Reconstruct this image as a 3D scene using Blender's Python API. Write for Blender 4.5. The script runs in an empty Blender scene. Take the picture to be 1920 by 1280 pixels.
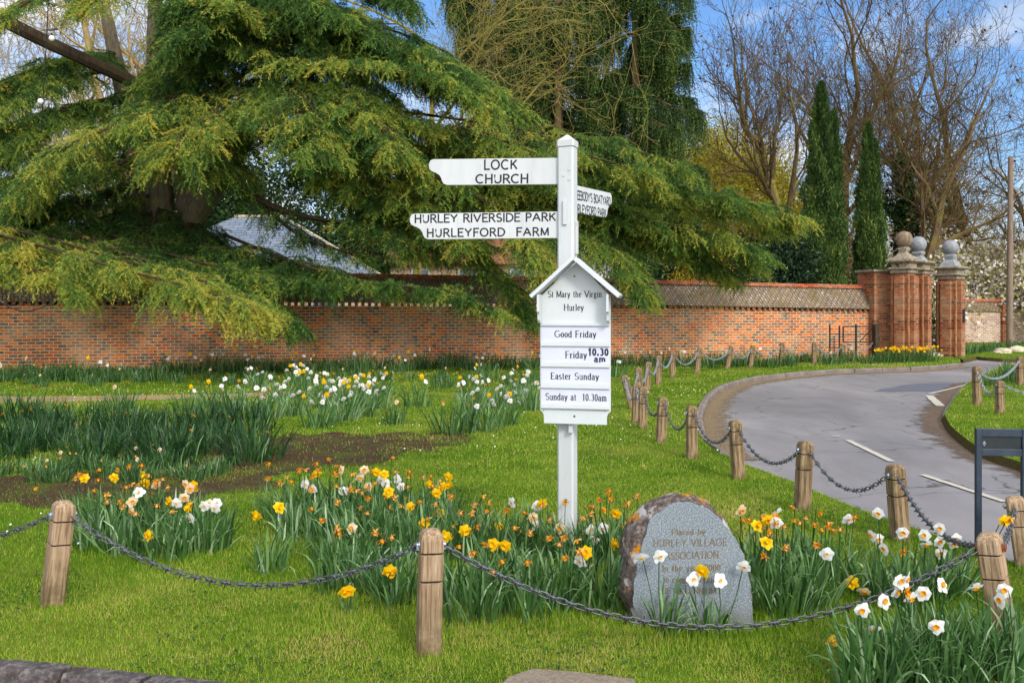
import bpy, math, random
import numpy as np
from mathutils import Vector, Matrix, noise as mnoise
R = math.radians
SC = bpy.context.scene
COL = SC.collection
random.seed(7)
F, HZ, CX, H = 1700.0, 575.0, 960.0, 1.8      # focal length in photo pixels, horizon row, centre column, eye height

def G(px, py, z=0.0):
    d = F * (H - z) / (py - HZ)
    return Vector(((px - CX) / F * d, d, z))

def U(px, py, d):
    return Vector(((px - CX) / F * d, d, H + (HZ - py) / F * d))

# ------------------------------------------------------------------ camera
cam = bpy.data.cameras.new('camera')
cam.sensor_fit = 'HORIZONTAL'
cam.sensor_width = 36.0
cam.lens = F / 1920 * 36
cam.shift_y = -(640 - HZ) / 1920
cam.clip_start, cam.clip_end = 0.1, 3000
camo = bpy.data.objects.new('camera', cam)
camo.location = (0, 0, H)
camo.rotation_euler = (R(90), 0, 0)
COL.objects.link(camo)
SC.camera = camo

# ------------------------------------------------------------------ light
SUN_DIR = Vector((0.36, -0.76, 0.56)).normalized()
sun = bpy.data.lights.new('sun', 'SUN')
sun.energy = 1.5
sun.angle = R(12)
sun.color = (1.0, 0.96, 0.90)
suno = bpy.data.objects.new('sun', sun)
suno.rotation_euler = SUN_DIR.to_track_quat('Z', 'Y').to_euler()
COL.objects.link(suno)

w = bpy.data.worlds.new('World')
SC.world = w
w.use_nodes = True
wt = w.node_tree
wt.nodes.clear()
def wn(t, ins=None, **p):
    n = wt.nodes.new('ShaderNode' + t)
    for k, v in p.items(): setattr(n, k, v)
    for k, v in (ins or {}).items():
        if isinstance(v, bpy.types.NodeSocket): wt.links.new(v, n.inputs[k])
        else: n.inputs[k].default_value = v
    return n
sky = wn('TexSky')
sky.sky_type = 'NISHITA'
sky.sun_disc = False
sky.sun_elevation = math.asin(SUN_DIR.z)
sky.sun_rotation = math.atan2(SUN_DIR.x, SUN_DIR.y)
sky.air_density, sky.dust_density, sky.ozone_density = 1.0, 0.6, 2.5
tc = wn('TexCoord')
mp = wn('Mapping', {'Vector': tc.outputs['Generated'], 'Scale': (1.0, 1.0, 2.2), 'Location': (0.35, 0.1, 0.2)})
n1 = wn('TexNoise', {'Vector': mp.outputs[0], 'Scale': 3.3, 'Detail': 9.0, 'Roughness': 0.56, 'Distortion': 0.25})
rp = wn('ValToRGB', {'Fac': n1.outputs['Fac']})
rp.color_ramp.elements[0].position = 0.45
rp.color_ramp.elements[1].position = 0.60
n2 = wn('TexNoise', {'Vector': mp.outputs[0], 'Scale': 6.0, 'Detail': 6.0})
rp2 = wn('ValToRGB', {'Fac': n2.outputs['Fac']})
rp2.color_ramp.elements[0].position, rp2.color_ramp.elements[0].color = 0.35, (3.7, 4.2, 4.9, 1)
rp2.color_ramp.elements[1].position, rp2.color_ramp.elements[1].color = 0.62, (5.2, 5.3, 5.5, 1)
blue = wn('MixRGB', {'Fac': 0.6, 'Color1': sky.outputs[0], 'Color2': (0.34, 0.66, 1.0, 1)}, blend_type='MULTIPLY')
mixc = wn('MixRGB', {'Fac': rp.outputs[0], 'Color1': blue.outputs[0], 'Color2': rp2.outputs[0]})
# broad bright patch added to the unseen sky round the sun as soft fill
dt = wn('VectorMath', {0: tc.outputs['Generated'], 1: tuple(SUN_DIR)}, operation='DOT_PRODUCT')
fill_veil = wn('MapRange', {'Value': dt.outputs['Value'], 'From Min': 0.15, 'From Max': 0.75, 'To Min': 0.0, 'To Max': 0.9}, interpolation_type='SMOOTHSTEP')
mixv = wn('MixRGB', {'Fac': fill_veil.outputs[0], 'Color1': mixc.outputs[0], 'Color2': (11.6, 12.0, 12.6, 1)})
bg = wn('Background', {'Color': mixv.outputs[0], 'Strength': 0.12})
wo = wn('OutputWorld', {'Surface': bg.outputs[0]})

vs = SC.view_settings
vs.view_transform = 'Standard'
vs.look = 'None'
vs.exposure = 0.7
vs.gamma = 1.0
vs.use_curve_mapping = False
cy = SC.cycles
cy.use_denoising = True
cy.max_bounces = 6
cy.diffuse_bounces = 3
cy.transmission_bounces = 3
cy.sample_clamp_indirect = 5.0
try:
    cy.denoising_prefilter = 'ACCURATE'
except Exception:
    pass

# ------------------------------------------------------------------ materials
def S(r, g, b, k=1.0):
    f = lambda c: ((c / 255) / 12.92 if c <= 10 else ((c / 255 + 0.055) / 1.055) ** 2.4) * k
    return (f(r), f(g), f(b), 1.0)

class NT:
    def __init__(s, name):
        s.m = bpy.data.materials.new(name)
        s.m.use_nodes = True
        s.t = s.m.node_tree
        s.t.nodes.clear()
        s.tc = None
    def n(s, typ, ins=None, **props):
        nd = s.t.nodes.new('ShaderNode' + typ)
        for k, v in props.items(): setattr(nd, k, v)
        for k, v in (ins or {}).items():
            if isinstance(v, bpy.types.NodeSocket): s.t.links.new(v, nd.inputs[k])
            else: nd.inputs[k].default_value = v
        return nd
    def co(s, scale=(1, 1, 1), loc=(0, 0, 0), rot=(0, 0, 0), src='Object'):
        if s.tc is None: s.tc = s.n('TexCoord')
        return s.n('Mapping', {'Vector': s.tc.outputs[src], 'Scale': scale, 'Location': loc, 'Rotation': rot}).outputs[0]
    def noise(s, scale, detail=5, rough=0.6, vec=None, dist=0.0):
        return s.n('TexNoise', {'Vector': vec or s.co(), 'Scale': scale, 'Detail': detail, 'Roughness': rough, 'Distortion': dist}).outputs['Fac']
    def ramp(s, fac, *stops, interp='LINEAR'):
        nd = s.n('ValToRGB', {'Fac': fac})
        cr = nd.color_ramp
        cr.interpolation = interp
        while len(cr.elements) < len(stops): cr.elements.new(0.5)
        for e, (p, c) in zip(cr.elements, stops):
            e.position = p
            e.color = c if len(c) == 4 else (*c, 1)
        return nd.outputs[0]
    def mask(s, fac, a, b):
        return s.ramp(fac, (a, (0, 0, 0, 1)), (b, (1, 1, 1, 1)))
    def mix(s, f, a, b, bt='MIX'):
        return s.n('MixRGB', {'Fac': f, 'Color1': a, 'Color2': b}, blend_type=bt).outputs[0]
    def math(s, op, a, b=0.0):
        nd = s.n('Math', operation=op)
        for i, v in enumerate((a, b)):
            if isinstance(v, bpy.types.NodeSocket): s.t.links.new(v, nd.inputs[i])
            else: nd.inputs[i].default_value = v
        return nd.outputs[0]
    def attr(s, name='v'):
        return s.n('Attribute', attribute_name=name).outputs['Fac']
    def rnd(s):
        return s.n('ObjectInfo').outputs['Random']
    def out(s, col, rough=0.75, bump=None, bs=0.4, bd=0.01, spec=0.25, metal=0.0):
        ins = {'Base Color': col, 'Roughness': rough, 'Specular IOR Level': spec, 'Metallic': metal}
        if bump is not None:
            ins['Normal'] = s.n('Bump', {'Height': bump, 'Strength': bs, 'Distance': bd}).outputs[0]
        p = s.n('BsdfPrincipled', ins)
        s.n('OutputMaterial', {'Surface': p.outputs[0]})
        return s.m
    def leafy(s, col, trans=0.3, rough=0.55, spec=0.15):
        p = s.n('BsdfPrincipled', {'Base Color': col, 'Roughness': rough, 'Specular IOR Level': spec})
        t = s.n('BsdfTranslucent', {'Color': col})
        mx = s.n('MixShader', {'Fac': trans, 1: p.outputs[0], 2: t.outputs[0]})
        s.n('OutputMaterial', {'Surface': mx.outputs[0]})
        return s.m

def foliage(name, *stops, trans=0.3, spec=0.12, rough=0.6):
    t = NT(name)
    c = t.ramp(t.attr(), *stops)
    return t.leafy(c, trans, rough, spec)

MT = {}
def build_materials():
    t = NT('lawn')
    g = t.noise(1.3, 6); f = t.noise(45, 5, 0.7); s2 = t.noise(0.5, 5, 0.65)
    c = t.ramp(g, (0.3, S(62, 88, 20)), (0.55, S(96, 118, 30)), (0.75, S(132, 138, 52)))
    c = t.mix(t.mask(s2, 0.52, 0.72), c, S(140, 136, 58))
    c = t.mix(t.math('MULTIPLY', t.mask(f, 0.35, 0.75), 0.55), c, S(52, 70, 14))
    MT['lawn'] = t.out(c, 0.95, f, 0.8, 0.03, 0.05)

    t = NT('far_ground')
    MT['ground'] = t.out(t.ramp(t.noise(0.6, 5), (0.3, S(70, 84, 34)), (0.7, S(112, 102, 58))), 0.95)

    t = NT('bare_soil')
    f = t.noise(30, 6, 0.7); g = t.noise(2.2, 5)
    c = t.ramp(f, (0.3, S(50, 39, 28)), (0.7, S(94, 76, 56)))
    c = t.mix(t.mask(g, 0.48, 0.64), c, S(80, 86, 40))
    MT['soil'] = t.out(c, 0.95, f, 0.9, 0.03, 0.05)

    t = NT('trodden_track')
    f = t.noise(25, 6, 0.7)
    MT['track'] = t.out(t.ramp(f, (0.3, S(120, 100, 70)), (0.7, S(168, 148, 112))), 0.95, f, 0.6, 0.02, 0.05)

    t = NT('asphalt')
    f = t.noise(160, 4, 0.7); g = t.noise(0.45, 6, 0.65, t.co((1, 0.45, 1)), 0.4); k = t.noise(1.6, 7, 0.75, t.co((1, 0.3, 1)), 1.0)
    c = t.ramp(g, (0.3, S(116, 113, 112)), (0.55, S(140, 135, 134)), (0.75, S(160, 152, 148)))
    c = t.mix(t.math('MULTIPLY', t.mask(k, 0.50, 0.66), 0.4), c, S(112, 103, 96))
    c = t.mix(t.math('MULTIPLY', t.mask(f, 0.35, 0.7), 0.5), c, S(84, 80, 82))
    c = t.mix(t.math('MULTIPLY', t.mask(t.noise(60, 3, 0.7, t.co(loc=(3, 1, 0))), 0.62, 0.7), 0.5), c, S(186, 180, 174))
    wv_ = t.n('VectorMath', {0: t.co(), 1: t.n('TexNoise', {'Vector': t.co(), 'Scale': 1.2, 'Detail': 5.0}).outputs['Color']}, operation='ADD').outputs[0]
    vo = t.n('TexVoronoi', {'Vector': wv_, 'Scale': 0.55}, feature='DISTANCE_TO_EDGE').outputs['Distance']
    c = t.mix(t.math('MULTIPLY', t.ramp(vo, (0.0, (1, 1, 1)), (0.012, (0.0,) * 3)), t.mask(t.noise(0.5, 3), 0.46, 0.56)), c, S(62, 58, 56))
    MT['asphalt'] = t.out(c, t.ramp(g, (0.3, (0.5,) * 3), (0.7, (0.75,) * 3)), f, 0.35, 0.008, 0.3)

    t = NT('dark_asphalt')
    f = t.noise(120, 4, 0.7)
    MT['asphalt_patch'] = t.out(t.ramp(f, (0.3, S(82, 84, 94)), (0.7, S(106, 106, 114))), 0.7, f, 0.3, 0.008)

    def dirt(name, stops, base_n):
        # dirt that thins out away from the verge: the 'v' attribute is 1 at the verge and 0 at its outer limit
        t = NT(name)
        f = t.noise(40, 6, 0.75)
        c = t.ramp(f, *stops)
        p = t.n('BsdfPrincipled', {'Base Color': c, 'Roughness': 0.95, 'Specular IOR Level': 0.05, 'Normal': t.n('Bump', {'Height': f, 'Strength': 0.9, 'Distance': 0.03}).outputs[0]})
        k = t.math('ADD', t.math('MULTIPLY', t.attr(), 0.75), t.math('MULTIPLY', t.math('SUBTRACT', t.noise(base_n, 8, 0.75), 0.5), 1.5))
        mx = t.n('MixShader', {'Fac': t.mask(k, 0.26, 0.5), 1: t.n('BsdfTransparent').outputs[0], 2: p.outputs[0]})
        t.n('OutputMaterial', {'Surface': mx.outputs[0]})
        return t.m
    MT['mud'] = dirt('road_mud', ((0.3, S(78, 62, 50)), (0.7, S(138, 120, 104))), 2.5)
    MT['litter'] = dirt('leaf_litter', ((0.3, S(92, 76, 56)), (0.7, S(160, 140, 110))), 5.0)
    t = NT('earth_edge')
    f = t.noise(30, 6, 0.75)
    MT['earth'] = t.out(t.ramp(f, (0.3, S(58, 50, 30)), (0.7, S(96, 86, 48))), 0.95, f, 0.9, 0.03, 0.05)

    t = NT('road_paint')
    g = t.noise(14, 6, 0.75)
    MT['paint'] = t.out(t.mix(t.mask(g, 0.55, 0.7), S(186, 178, 162), S(132, 126, 126)), 0.7)

    t = NT('kerb_stone')
    f = t.noise(40, 6, 0.7); g = t.noise(3.0, 5)
    c = t.ramp(g, (0.3, S(104, 94, 88)), (0.7, S(146, 133, 124)))
    MT['kerb'] = t.out(t.mix(t.math('MULTIPLY', t.mask(f, 0.4, 0.75), 0.6), c, S(86, 76, 66)), 0.9, f, 0.7, 0.02)

    t = NT('granite_kerb')
    f = t.noise(24, 6, 0.75); g = t.noise(5.0, 6, 0.7)
    c = t.ramp(f, (0.3, S(50, 44, 42)), (0.5, S(94, 86, 84)), (0.72, S(150, 142, 138)))
    MT['granite_kerb'] = t.out(t.mix(t.mask(g, 0.52, 0.66), c, S(70, 56, 44)), 0.9, f, 0.9, 0.03)

    t = NT('paving_concrete')
    f = t.noise(60, 6, 0.75)
    MT['paving'] = t.out(t.ramp(f, (0.3, S(98, 86, 72)), (0.7, S(156, 140, 122))), 0.9, f, 0.6, 0.01)

    t = NT('white_painted_wood')
    g = t.noise(4, 6, 0.7, t.co((1, 1, 0.25))); f = t.noise(30, 5, 0.75)
    c = t.ramp(g, (0.3, (0.47, 0.48, 0.47)), (0.7, (0.58, 0.59, 0.585)))
    c = t.mix(t.math('MULTIPLY', t.mask(f, 0.62, 0.76), 0.55), c, S(140, 128, 106))
    st = t.noise(26, 5, 0.7, t.co((1, 1, 0.06)))
    c = t.mix(t.math('MULTIPLY', t.mask(st, 0.56, 0.74), 0.3), c, S(150, 146, 128))
    MT['white'] = t.out(c, 0.5, f, 0.08, 0.004, 0.35)
    t = NT('weathered_white_paint')
    f = t.noise(22, 7, 0.8, t.co((1, 1, 0.35))); g = t.noise(6, 5)
    c = t.mix(t.mask(f, 0.6, 0.72), (0.52, 0.52, 0.505, 1), S(108, 92, 74))
    MT['white_worn'] = t.out(c, 0.6, f, 0.3, 0.004)
    t = NT('board_white')
    MT['board_white'] = t.out(t.ramp(t.noise(5, 4), (0.3, (0.54, 0.57, 0.56)), (0.7, (0.60, 0.62, 0.62))), 0.4, spec=0.4)
    t = NT('notice_strip')
    MT['strip'] = t.out(t.ramp(t.noise(7, 3), (0.3, (0.56, 0.57, 0.65)), (0.7, (0.61, 0.62, 0.70))), 0.45, spec=0.35)
    t = NT('black_lettering')
    MT['black'] = t.out(t.ramp(t.noise(60, 3), (0.3, (0.012, 0.012, 0.015)), (0.7, (0.03, 0.03, 0.035))), 0.5)
    t = NT('violet_lettering')
    MT['violet'] = t.out(t.ramp(t.noise(60, 3), (0.3, (0.02, 0.018, 0.05)), (0.7, (0.035, 0.03, 0.08))), 0.5)
    t = NT('brass_screw')
    MT['brass'] = t.out(t.ramp(t.noise(60, 3), (0.3, S(90, 76, 44)), (0.7, S(140, 120, 70))), 0.4, metal=0.7)

    t = NT('weathered_timber')
    r = t.rnd()
    vec = t.n('VectorMath', {0: t.co(), 1: (0, 0, 0)}, operation='ADD')
    off = t.n('CombineXYZ', {'X': t.math('MULTIPLY', r, 9.0), 'Z': t.math('MULTIPLY', r, 17.0)})
    t.t.links.new(off.outputs[0], vec.inputs[1])
    mapv = t.n('Mapping', {'Vector': vec.outputs[0], 'Scale': (1, 1, 0.06)}).outputs[0]
    gr = t.noise(75, 4, 0.6, mapv, 0.6); g2 = t.noise(20, 4, 0.6, mapv, 1.2); bl = t.noise(7, 6, 0.7, vec.outputs[0])
    c = t.ramp(gr, (0.32, S(104, 78, 54)), (0.5, S(166, 138, 108)), (0.72, S(196, 174, 146)))
    c = t.mix(t.math('MULTIPLY', t.mask(g2, 0.5, 0.66), 0.5), c, S(116, 90, 64))
    z = t.n('SeparateXYZ', {'Vector': t.co()}).outputs['Z']
    low = t.math('MULTIPLY', t.mask(bl, 0.36, 0.56), t.ramp(z, (0.0, (1, 1, 1)), (0.32, (0.2,) * 3), (0.5, (0.0,) * 3)))
    c = t.mix(t.math('MULTIPLY', low, 0.85), c, S(74, 66, 34))
    c = t.mix(t.math('MULTIPLY', t.mask(r, 0.0, 1.0), 0.35), c, S(110, 92, 70))
    MT['timber'] = t.out(c, 0.85, gr, 0.5, 0.006, 0.15)
    t = NT('old_dark_timber')
    mapv = t.co((1, 1, 0.06))
    gr = t.noise(60, 4, 0.6, mapv, 0.6); bl = t.noise(6, 6, 0.7)
    c = t.ramp(gr, (0.32, S(84, 66, 48)), (0.5, S(136, 112, 84)), (0.72, S(168, 146, 116)))
    MT['timber_dark'] = t.out(t.mix(t.math('MULTIPLY', t.mask(bl, 0.5, 0.65), 0.6), c, S(72, 66, 40)), 0.9, gr, 0.6, 0.006, 0.1)
    t = NT('groove_dark')
    MT['groove'] = t.out(t.ramp(t.noise(40, 3), (0.3, S(22, 18, 16)), (0.7, S(44, 36, 30))), 0.9)  # groove faces coloured much darker than the post
    t = NT('zinc_chain')
    f = t.noise(50, 5, 0.7)
    MT['chain'] = t.out(t.ramp(f, (0.35, S(64, 62, 62)), (0.6, S(112, 114, 120)), (0.78, S(104, 84, 66))), 0.5, f, 0.3, 0.003, 0.4, 0.55)
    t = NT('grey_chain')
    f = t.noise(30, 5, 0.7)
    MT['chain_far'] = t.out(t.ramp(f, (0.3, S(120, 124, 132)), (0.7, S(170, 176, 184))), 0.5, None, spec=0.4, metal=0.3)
    t = NT('zinc_bolt')
    f = t.noise(40, 4)
    MT['bolt'] = t.out(t.ramp(f, (0.3, S(120, 128, 138)), (0.7, S(186, 194, 204))), 0.3, None, spec=0.5, metal=0.8)
    t = NT('rusty_bolt')
    f = t.noise(60, 5)
    MT['rust'] = t.out(t.ramp(f, (0.3, S(84, 44, 24)), (0.7, S(150, 84, 44))), 0.9, f, 0.5, 0.003)

    t = NT('dressed_granite')
    f = t.noise(120, 4, 0.8); h = t.noise(50, 5, 0.75); g = t.noise(3, 5)
    c = t.ramp(f, (0.33, S(74, 80, 86)), (0.5, S(120, 128, 134)), (0.68, S(176, 182, 186)))
    c = t.mix(t.math('MULTIPLY', t.mask(h, 0.5, 0.7), 0.35), c, S(104, 114, 126))
    c = t.mix(t.math('MULTIPLY', t.mask(g, 0.5, 0.75), 0.3), c, S(150, 150, 148))
    zz = t.n('SeparateXYZ', {'Vector': t.co()}).outputs['Z']
    c = t.mix(t.math('MULTIPLY', t.ramp(zz, (0.0, (1, 1, 1)), (0.16, (0.0,) * 3)), t.mask(t.noise(9, 5, 0.7), 0.4, 0.65)), c, S(96, 92, 74))
    MT['granite'] = t.out(c, 0.8, h, 0.6, 0.006)
    t = NT('lichened_rock')
    f = t.noise(26, 7, 0.75); g = t.noise(9, 5, 0.6, t.co(loc=(3, 1, 5))); h = t.noise(6, 4, 0.6, t.co(loc=(9, 4, 1)))
    c = t.ramp(f, (0.3, S(58, 48, 44)), (0.52, S(112, 98, 90)), (0.72, S(176, 166, 160)))
    c = t.mix(t.mask(g, 0.54, 0.62), c, S(196, 190, 184))
    c = t.mix(t.mask(h, 0.585, 0.62), c, S(216, 142, 22))
    MT['rock'] = t.out(c, 0.95, f, 1.0, 0.03, 0.1)
    t = NT('faded_gilt')
    f = t.noise(60, 5, 0.8)
    MT['gilt'] = t.out(t.ramp(f, (0.32, S(124, 124, 116)), (0.5, S(106, 90, 58)), (0.7, S(92, 74, 42))), 0.7)

    def brick(name, cols, mortar, pale_top=None, blue=0.0, sooty=0.3):
        t = NT(name)
        sp = t.n('SeparateXYZ', {'Vector': t.co()})
        u = t.math('ADD', sp.outputs['X'], sp.outputs['Y'])
        wob = t.noise(1.4, 3)
        zz = t.math('ADD', sp.outputs['Z'], t.math('MULTIPLY', t.math('SUBTRACT', wob, 0.5), 0.05))
        uv = t.n('CombineXYZ', {'X': u, 'Y': zz}).outputs[0]
        bt = t.n('TexBrick', {'Vector': uv, 'Color1': (0, 0, 0, 1), 'Color2': (1, 1, 1, 1), 'Mortar': (0.5, 0.5, 0.5, 1), 'Scale': 1.0,
                              'Mortar Size': 0.013, 'Mortar Smooth': 0.3, 'Bias': 0.0, 'Brick Width': 0.235, 'Row Height': 0.09}, offset=0.5)
        f = t.noise(28, 6, 0.7); g = t.noise(1.1, 5, 0.65); k = t.noise(5.0, 4, 0.6, t.co(loc=(5, 2, 8)))
        v = t.math('ADD', t.math('MULTIPLY', bt.outputs['Color'], 0.95), t.math('MULTIPLY', t.math('SUBTRACT', f, 0.48), 0.6))
        c = t.ramp(v, *cols)
        if blue:
            bt2 = t.n('TexBrick', {'Vector': uv, 'Color1': (0, 0, 0, 1), 'Color2': (1, 1, 1, 1), 'Mortar': (0, 0, 0, 1), 'Scale': 1.0, 'Mortar Size': 0.0,
                                   'Bias': -0.1, 'Brick Width': 0.235, 'Row Height': 0.09}, offset=0.5)
            bl = t.math('MULTIPLY', t.mask(bt2.outputs['Color'], 0.80 - blue * 0.3, 0.86 - blue * 0.3), t.mask(k, 0.44, 0.56))
            c = t.mix(bl, c, S(84, 80, 84))
        c = t.mix(t.math('MULTIPLY', t.mask(k, 0.54, 0.7), sooty), c, S(92, 66, 52))
        c = t.mix(t.math('MULTIPLY', t.mask(g, 0.48, 0.70), 0.55), c, S(188, 164, 136))
        c = t.mix(t.math('MULTIPLY', t.mask(t.noise(0.38, 4, 0.6, t.co(loc=(2, 6, 1))), 0.46, 0.6), 0.3), c, t.mix(0.5, c, S(204, 172, 132)))
        c = t.mix(t.math('MULTIPLY', t.mask(t.noise(1.0, 5, 0.7, t.co((1.6, 1, 0.35), loc=(7, 1, 3))), 0.56, 0.7), 0.4), c, S(96, 76, 60))
        if pale_top:
            z = t.math('ADD', sp.outputs['Z'], t.math('MULTIPLY', t.math('SUBTRACT', k, 0.5), 0.9))
            c = t.mix(t.math('MULTIPLY', t.mask(z, pale_top - 0.25, pale_top + 0.2), 0.5), c, S(176, 160, 132))
        c = t.mix(t.math('MULTIPLY', bt.outputs['Fac'], t.ramp(t.noise(2.3, 4, 0.6, t.co(loc=(1, 9, 4))), (0.35, (0.6,) * 3), (0.6, (1.0,) * 3))), c, mortar)
        hgt = t.math('SUBTRACT', t.math('MULTIPLY', f, 0.5), bt.outputs['Fac'])
        return t.out(c, 0.92, hgt, 0.8, 0.012, 0.1)
    reds = ((0.0, S(104, 92, 90)), (0.14, S(150, 100, 70)), (0.28, S(178, 80, 44)), (0.46, S(212, 106, 44)), (0.6, S(218, 128, 62)), (0.72, S(200, 98, 50)), (0.84, S(182, 138, 86)), (0.97, S(132, 114, 94)))
    MT['brick'] = brick('old_red_brick', reds, S(212, 190, 154), pale_top=1.75, blue=0.75, sooty=0.45)
    MT['brick_pier'] = brick('gate_pier_brick', ((0.05, S(78, 44, 34)), (0.3, S(126, 62, 40)), (0.6, S(164, 80, 46)), (0.9, S(158, 110, 74))), S(158, 122, 92), sooty=0.85)
    MT['brick_pale'] = brick('limewashed_brick', ((0.1, S(150, 104, 84)), (0.5, S(178, 138, 114)), (0.9, S(196, 166, 142))), S(222, 214, 200), sooty=0.2)
    MT['brick_ridge'] = brick('ridge_brick', ((0.1, S(150, 66, 44)), (0.5, S(190, 88, 56)), (0.9, S(204, 112, 78))), S(150, 110, 86), sooty=0.4)

    t = NT('mossy_plain_tiles')
    sp = t.n('SeparateXYZ', {'Vector': t.co()})
    sk = t.math('ADD', sp.outputs['X'], t.math('MULTIPLY', sp.outputs['Z'], 0.28))
    uv = t.n('CombineXYZ', {'X': sp.outputs['Z'], 'Y': sk}).outputs[0]
    bt = t.n('TexBrick', {'Vector': uv, 'Color1': (0, 0, 0, 1), 'Color2': (1, 1, 1, 1), 'Mortar': (0.2, 0.2, 0.2, 1), 'Scale': 1.0,
                          'Mortar Size': 0.012, 'Mortar Smooth': 0.4, 'Brick Width': 0.16, 'Row Height': 0.10}, offset=0.5)
    f = t.noise(16, 7, 0.75, t.co((1, 1, 0.7))); g = t.noise(1.5, 5); k = t.noise(9, 5, 0.7, t.co((1.6, 1, 0.5), loc=(4, 7, 2)))
    c = t.ramp(f, (0.28, S(96, 82, 66)), (0.5, S(148, 130, 110)), (0.72, S(184, 170, 150)))
    c = t.mix(t.math('MULTIPLY', bt.outputs['Color'], 0.5), c, S(96, 84, 72))
    c = t.mix(t.mask(k, 0.60, 0.66), c, S(214, 206, 196))
    c = t.mix(t.math('MULTIPLY', t.mask(g, 0.5, 0.65), 0.6), c, S(108, 98, 52))
    c = t.mix(bt.outputs['Fac'], c, S(72, 62, 52))
    c = t.mix(t.math('MULTIPLY', t.mask(t.noise(3.2, 5, 0.7, t.co(loc=(8, 3, 3))), 0.46, 0.6), 0.5), c, S(132, 108, 76))
    MT['coping'] = t.out(c, 0.95, t.math('SUBTRACT', f, bt.outputs['Fac']), 0.9, 0.02, 0.05)
    t = NT('weathered_stone')
    f = t.noise(14, 7, 0.75); k = t.noise(6, 5, 0.7, t.co(loc=(4, 7, 2)))
    c = t.ramp(f, (0.3, S(92, 82, 68)), (0.5, S(146, 132, 112)), (0.75, S(186, 174, 154)))
    MT['stone'] = t.out(t.mix(t.mask(k, 0.56, 0.64), c, S(72, 64, 52)), 0.95, f, 0.7, 0.02, 0.1)
    t = NT('pale_freestone')
    f = t.noise(14, 6, 0.7)
    MT['freestone'] = t.out(t.ramp(f, (0.3, S(168, 152, 126)), (0.7, S(214, 200, 174))), 0.9, f, 0.5, 0.02, 0.1)
    t = NT('tan_moulded_brick')
    f = t.noise(11, 6, 0.7)
    MT['tan_brick'] = t.out(t.ramp(f, (0.3, S(124, 70, 42)), (0.5, S(158, 104, 66)), (0.7, S(176, 146, 112))), 0.95, f, 0.5, 0.02, 0.1)
    t = NT('brown_stone_ball')
    f = t.noise(9, 7, 0.75)
    MT['ball_brown'] = t.out(t.ramp(f, (0.3, S(92, 76, 60)), (0.52, S(128, 110, 90)), (0.75, S(170, 152, 130))), 0.95, f, 0.6, 0.02, 0.1)
    t = NT('lead_grey_stone')
    f = t.noise(7, 6, 0.7)
    MT['ball_grey'] = t.out(t.ramp(f, (0.3, S(112, 113, 115)), (0.7, S(154, 155, 157))), 0.7, f, 0.2, 0.01, 0.3)
    t = NT('black_iron')
    f = t.noise(30, 5)
    MT['iron'] = t.out(t.ramp(f, (0.3, S(28, 26, 28)), (0.7, S(56, 50, 48))), 0.6, f, 0.3, 0.004)
    t = NT('navy_painted_steel')
    f = t.noise(12, 5)
    MT['navy'] = t.out(t.ramp(f, (0.3, S(30, 40, 52)), (0.7, S(52, 64, 78))), 0.45, spec=0.4)
    t = NT('dark_sign_back')
    f = t.noise(6, 5)
    MT['sign_back'] = t.out(t.ramp(f, (0.3, S(24, 32, 36)), (0.7, S(40, 46, 46))), 0.4, spec=0.4)
    t = NT('grey_slates')
    bt = t.n('TexBrick', {'Vector': t.co(), 'Color1': S(112, 122, 140), 'Color2': S(140, 150, 166), 'Mortar': S(74, 82, 96), 'Scale': 1.0,
                          'Mortar Size': 0.02, 'Brick Width': 0.5, 'Row Height': 0.22})
    f = t.noise(6, 5)
    MT['slate'] = t.out(t.mix(t.math('MULTIPLY', f, 0.4), bt.outputs['Color'], S(122, 132, 148)), 0.7, None, spec=0.2)
    t = NT('tan_render')
    f = t.noise(5, 6, 0.7)
    MT['render'] = t.out(t.ramp(f, (0.3, S(170, 140, 112)), (0.7, S(206, 180, 150))), 0.9)
    t = NT('dark_glass')
    MT['glass'] = t.out(t.ramp(t.noise(2, 3), (0.3, S(60, 70, 80)), (0.7, S(120, 132, 144))), 0.15, spec=0.5)
    t = NT('clay_roof')
    f = t.noise(8, 6, 0.7)
    MT['clay'] = t.out(t.ramp(f, (0.3, S(120, 76, 54)), (0.7, S(168, 118, 86))), 0.9, f, 0.5, 0.02)

    def bark(name, a, b, c2):
        t = NT(name)
        f = t.noise(12, 6, 0.7, t.co((1, 1, 0.2))); g = t.noise(1.3, 5)
        c = t.ramp(f, (0.3, a), (0.7, b))
        return t.out(t.mix(t.mask(g, 0.48, 0.65), c, c2), 0.95, f, 0.7, 0.03, 0.05)
    MT['bark_grey'] = bark('grey_bark', S(78, 68, 54), S(138, 124, 102), S(128, 124, 74))
    MT['bark_dark'] = bark('dark_bark', S(46, 38, 30), S(84, 70, 56), S(72, 66, 42))
    MT['bark_tan'] = bark('tan_twigs', S(120, 100, 68), S(172, 148, 104), S(150, 140, 84))
    MT['bark_brown'] = bark('brown_bark', S(76, 60, 44), S(122, 102, 74), S(112, 102, 58))
    MT['bark_olive'] = bark('olive_bark', S(98, 88, 50), S(154, 140, 80), S(144, 134, 62))
    MT['bark_willow'] = bark('willow_twigs', S(134, 122, 44), S(186, 172, 70), S(170, 166, 66))
    MT['pole'] = bark('telegraph_pole_wood', S(112, 92, 78), S(150, 130, 114), S(132, 116, 100))

    MT['cedar'] = foliage('cedar_needles', (0.0, S(56, 88, 44)), (0.3, S(106, 138, 62)), (0.55, S(146, 162, 68)), (0.8, S(172, 170, 70)), (1.0, S(190, 178, 76)), trans=0.4)
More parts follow.
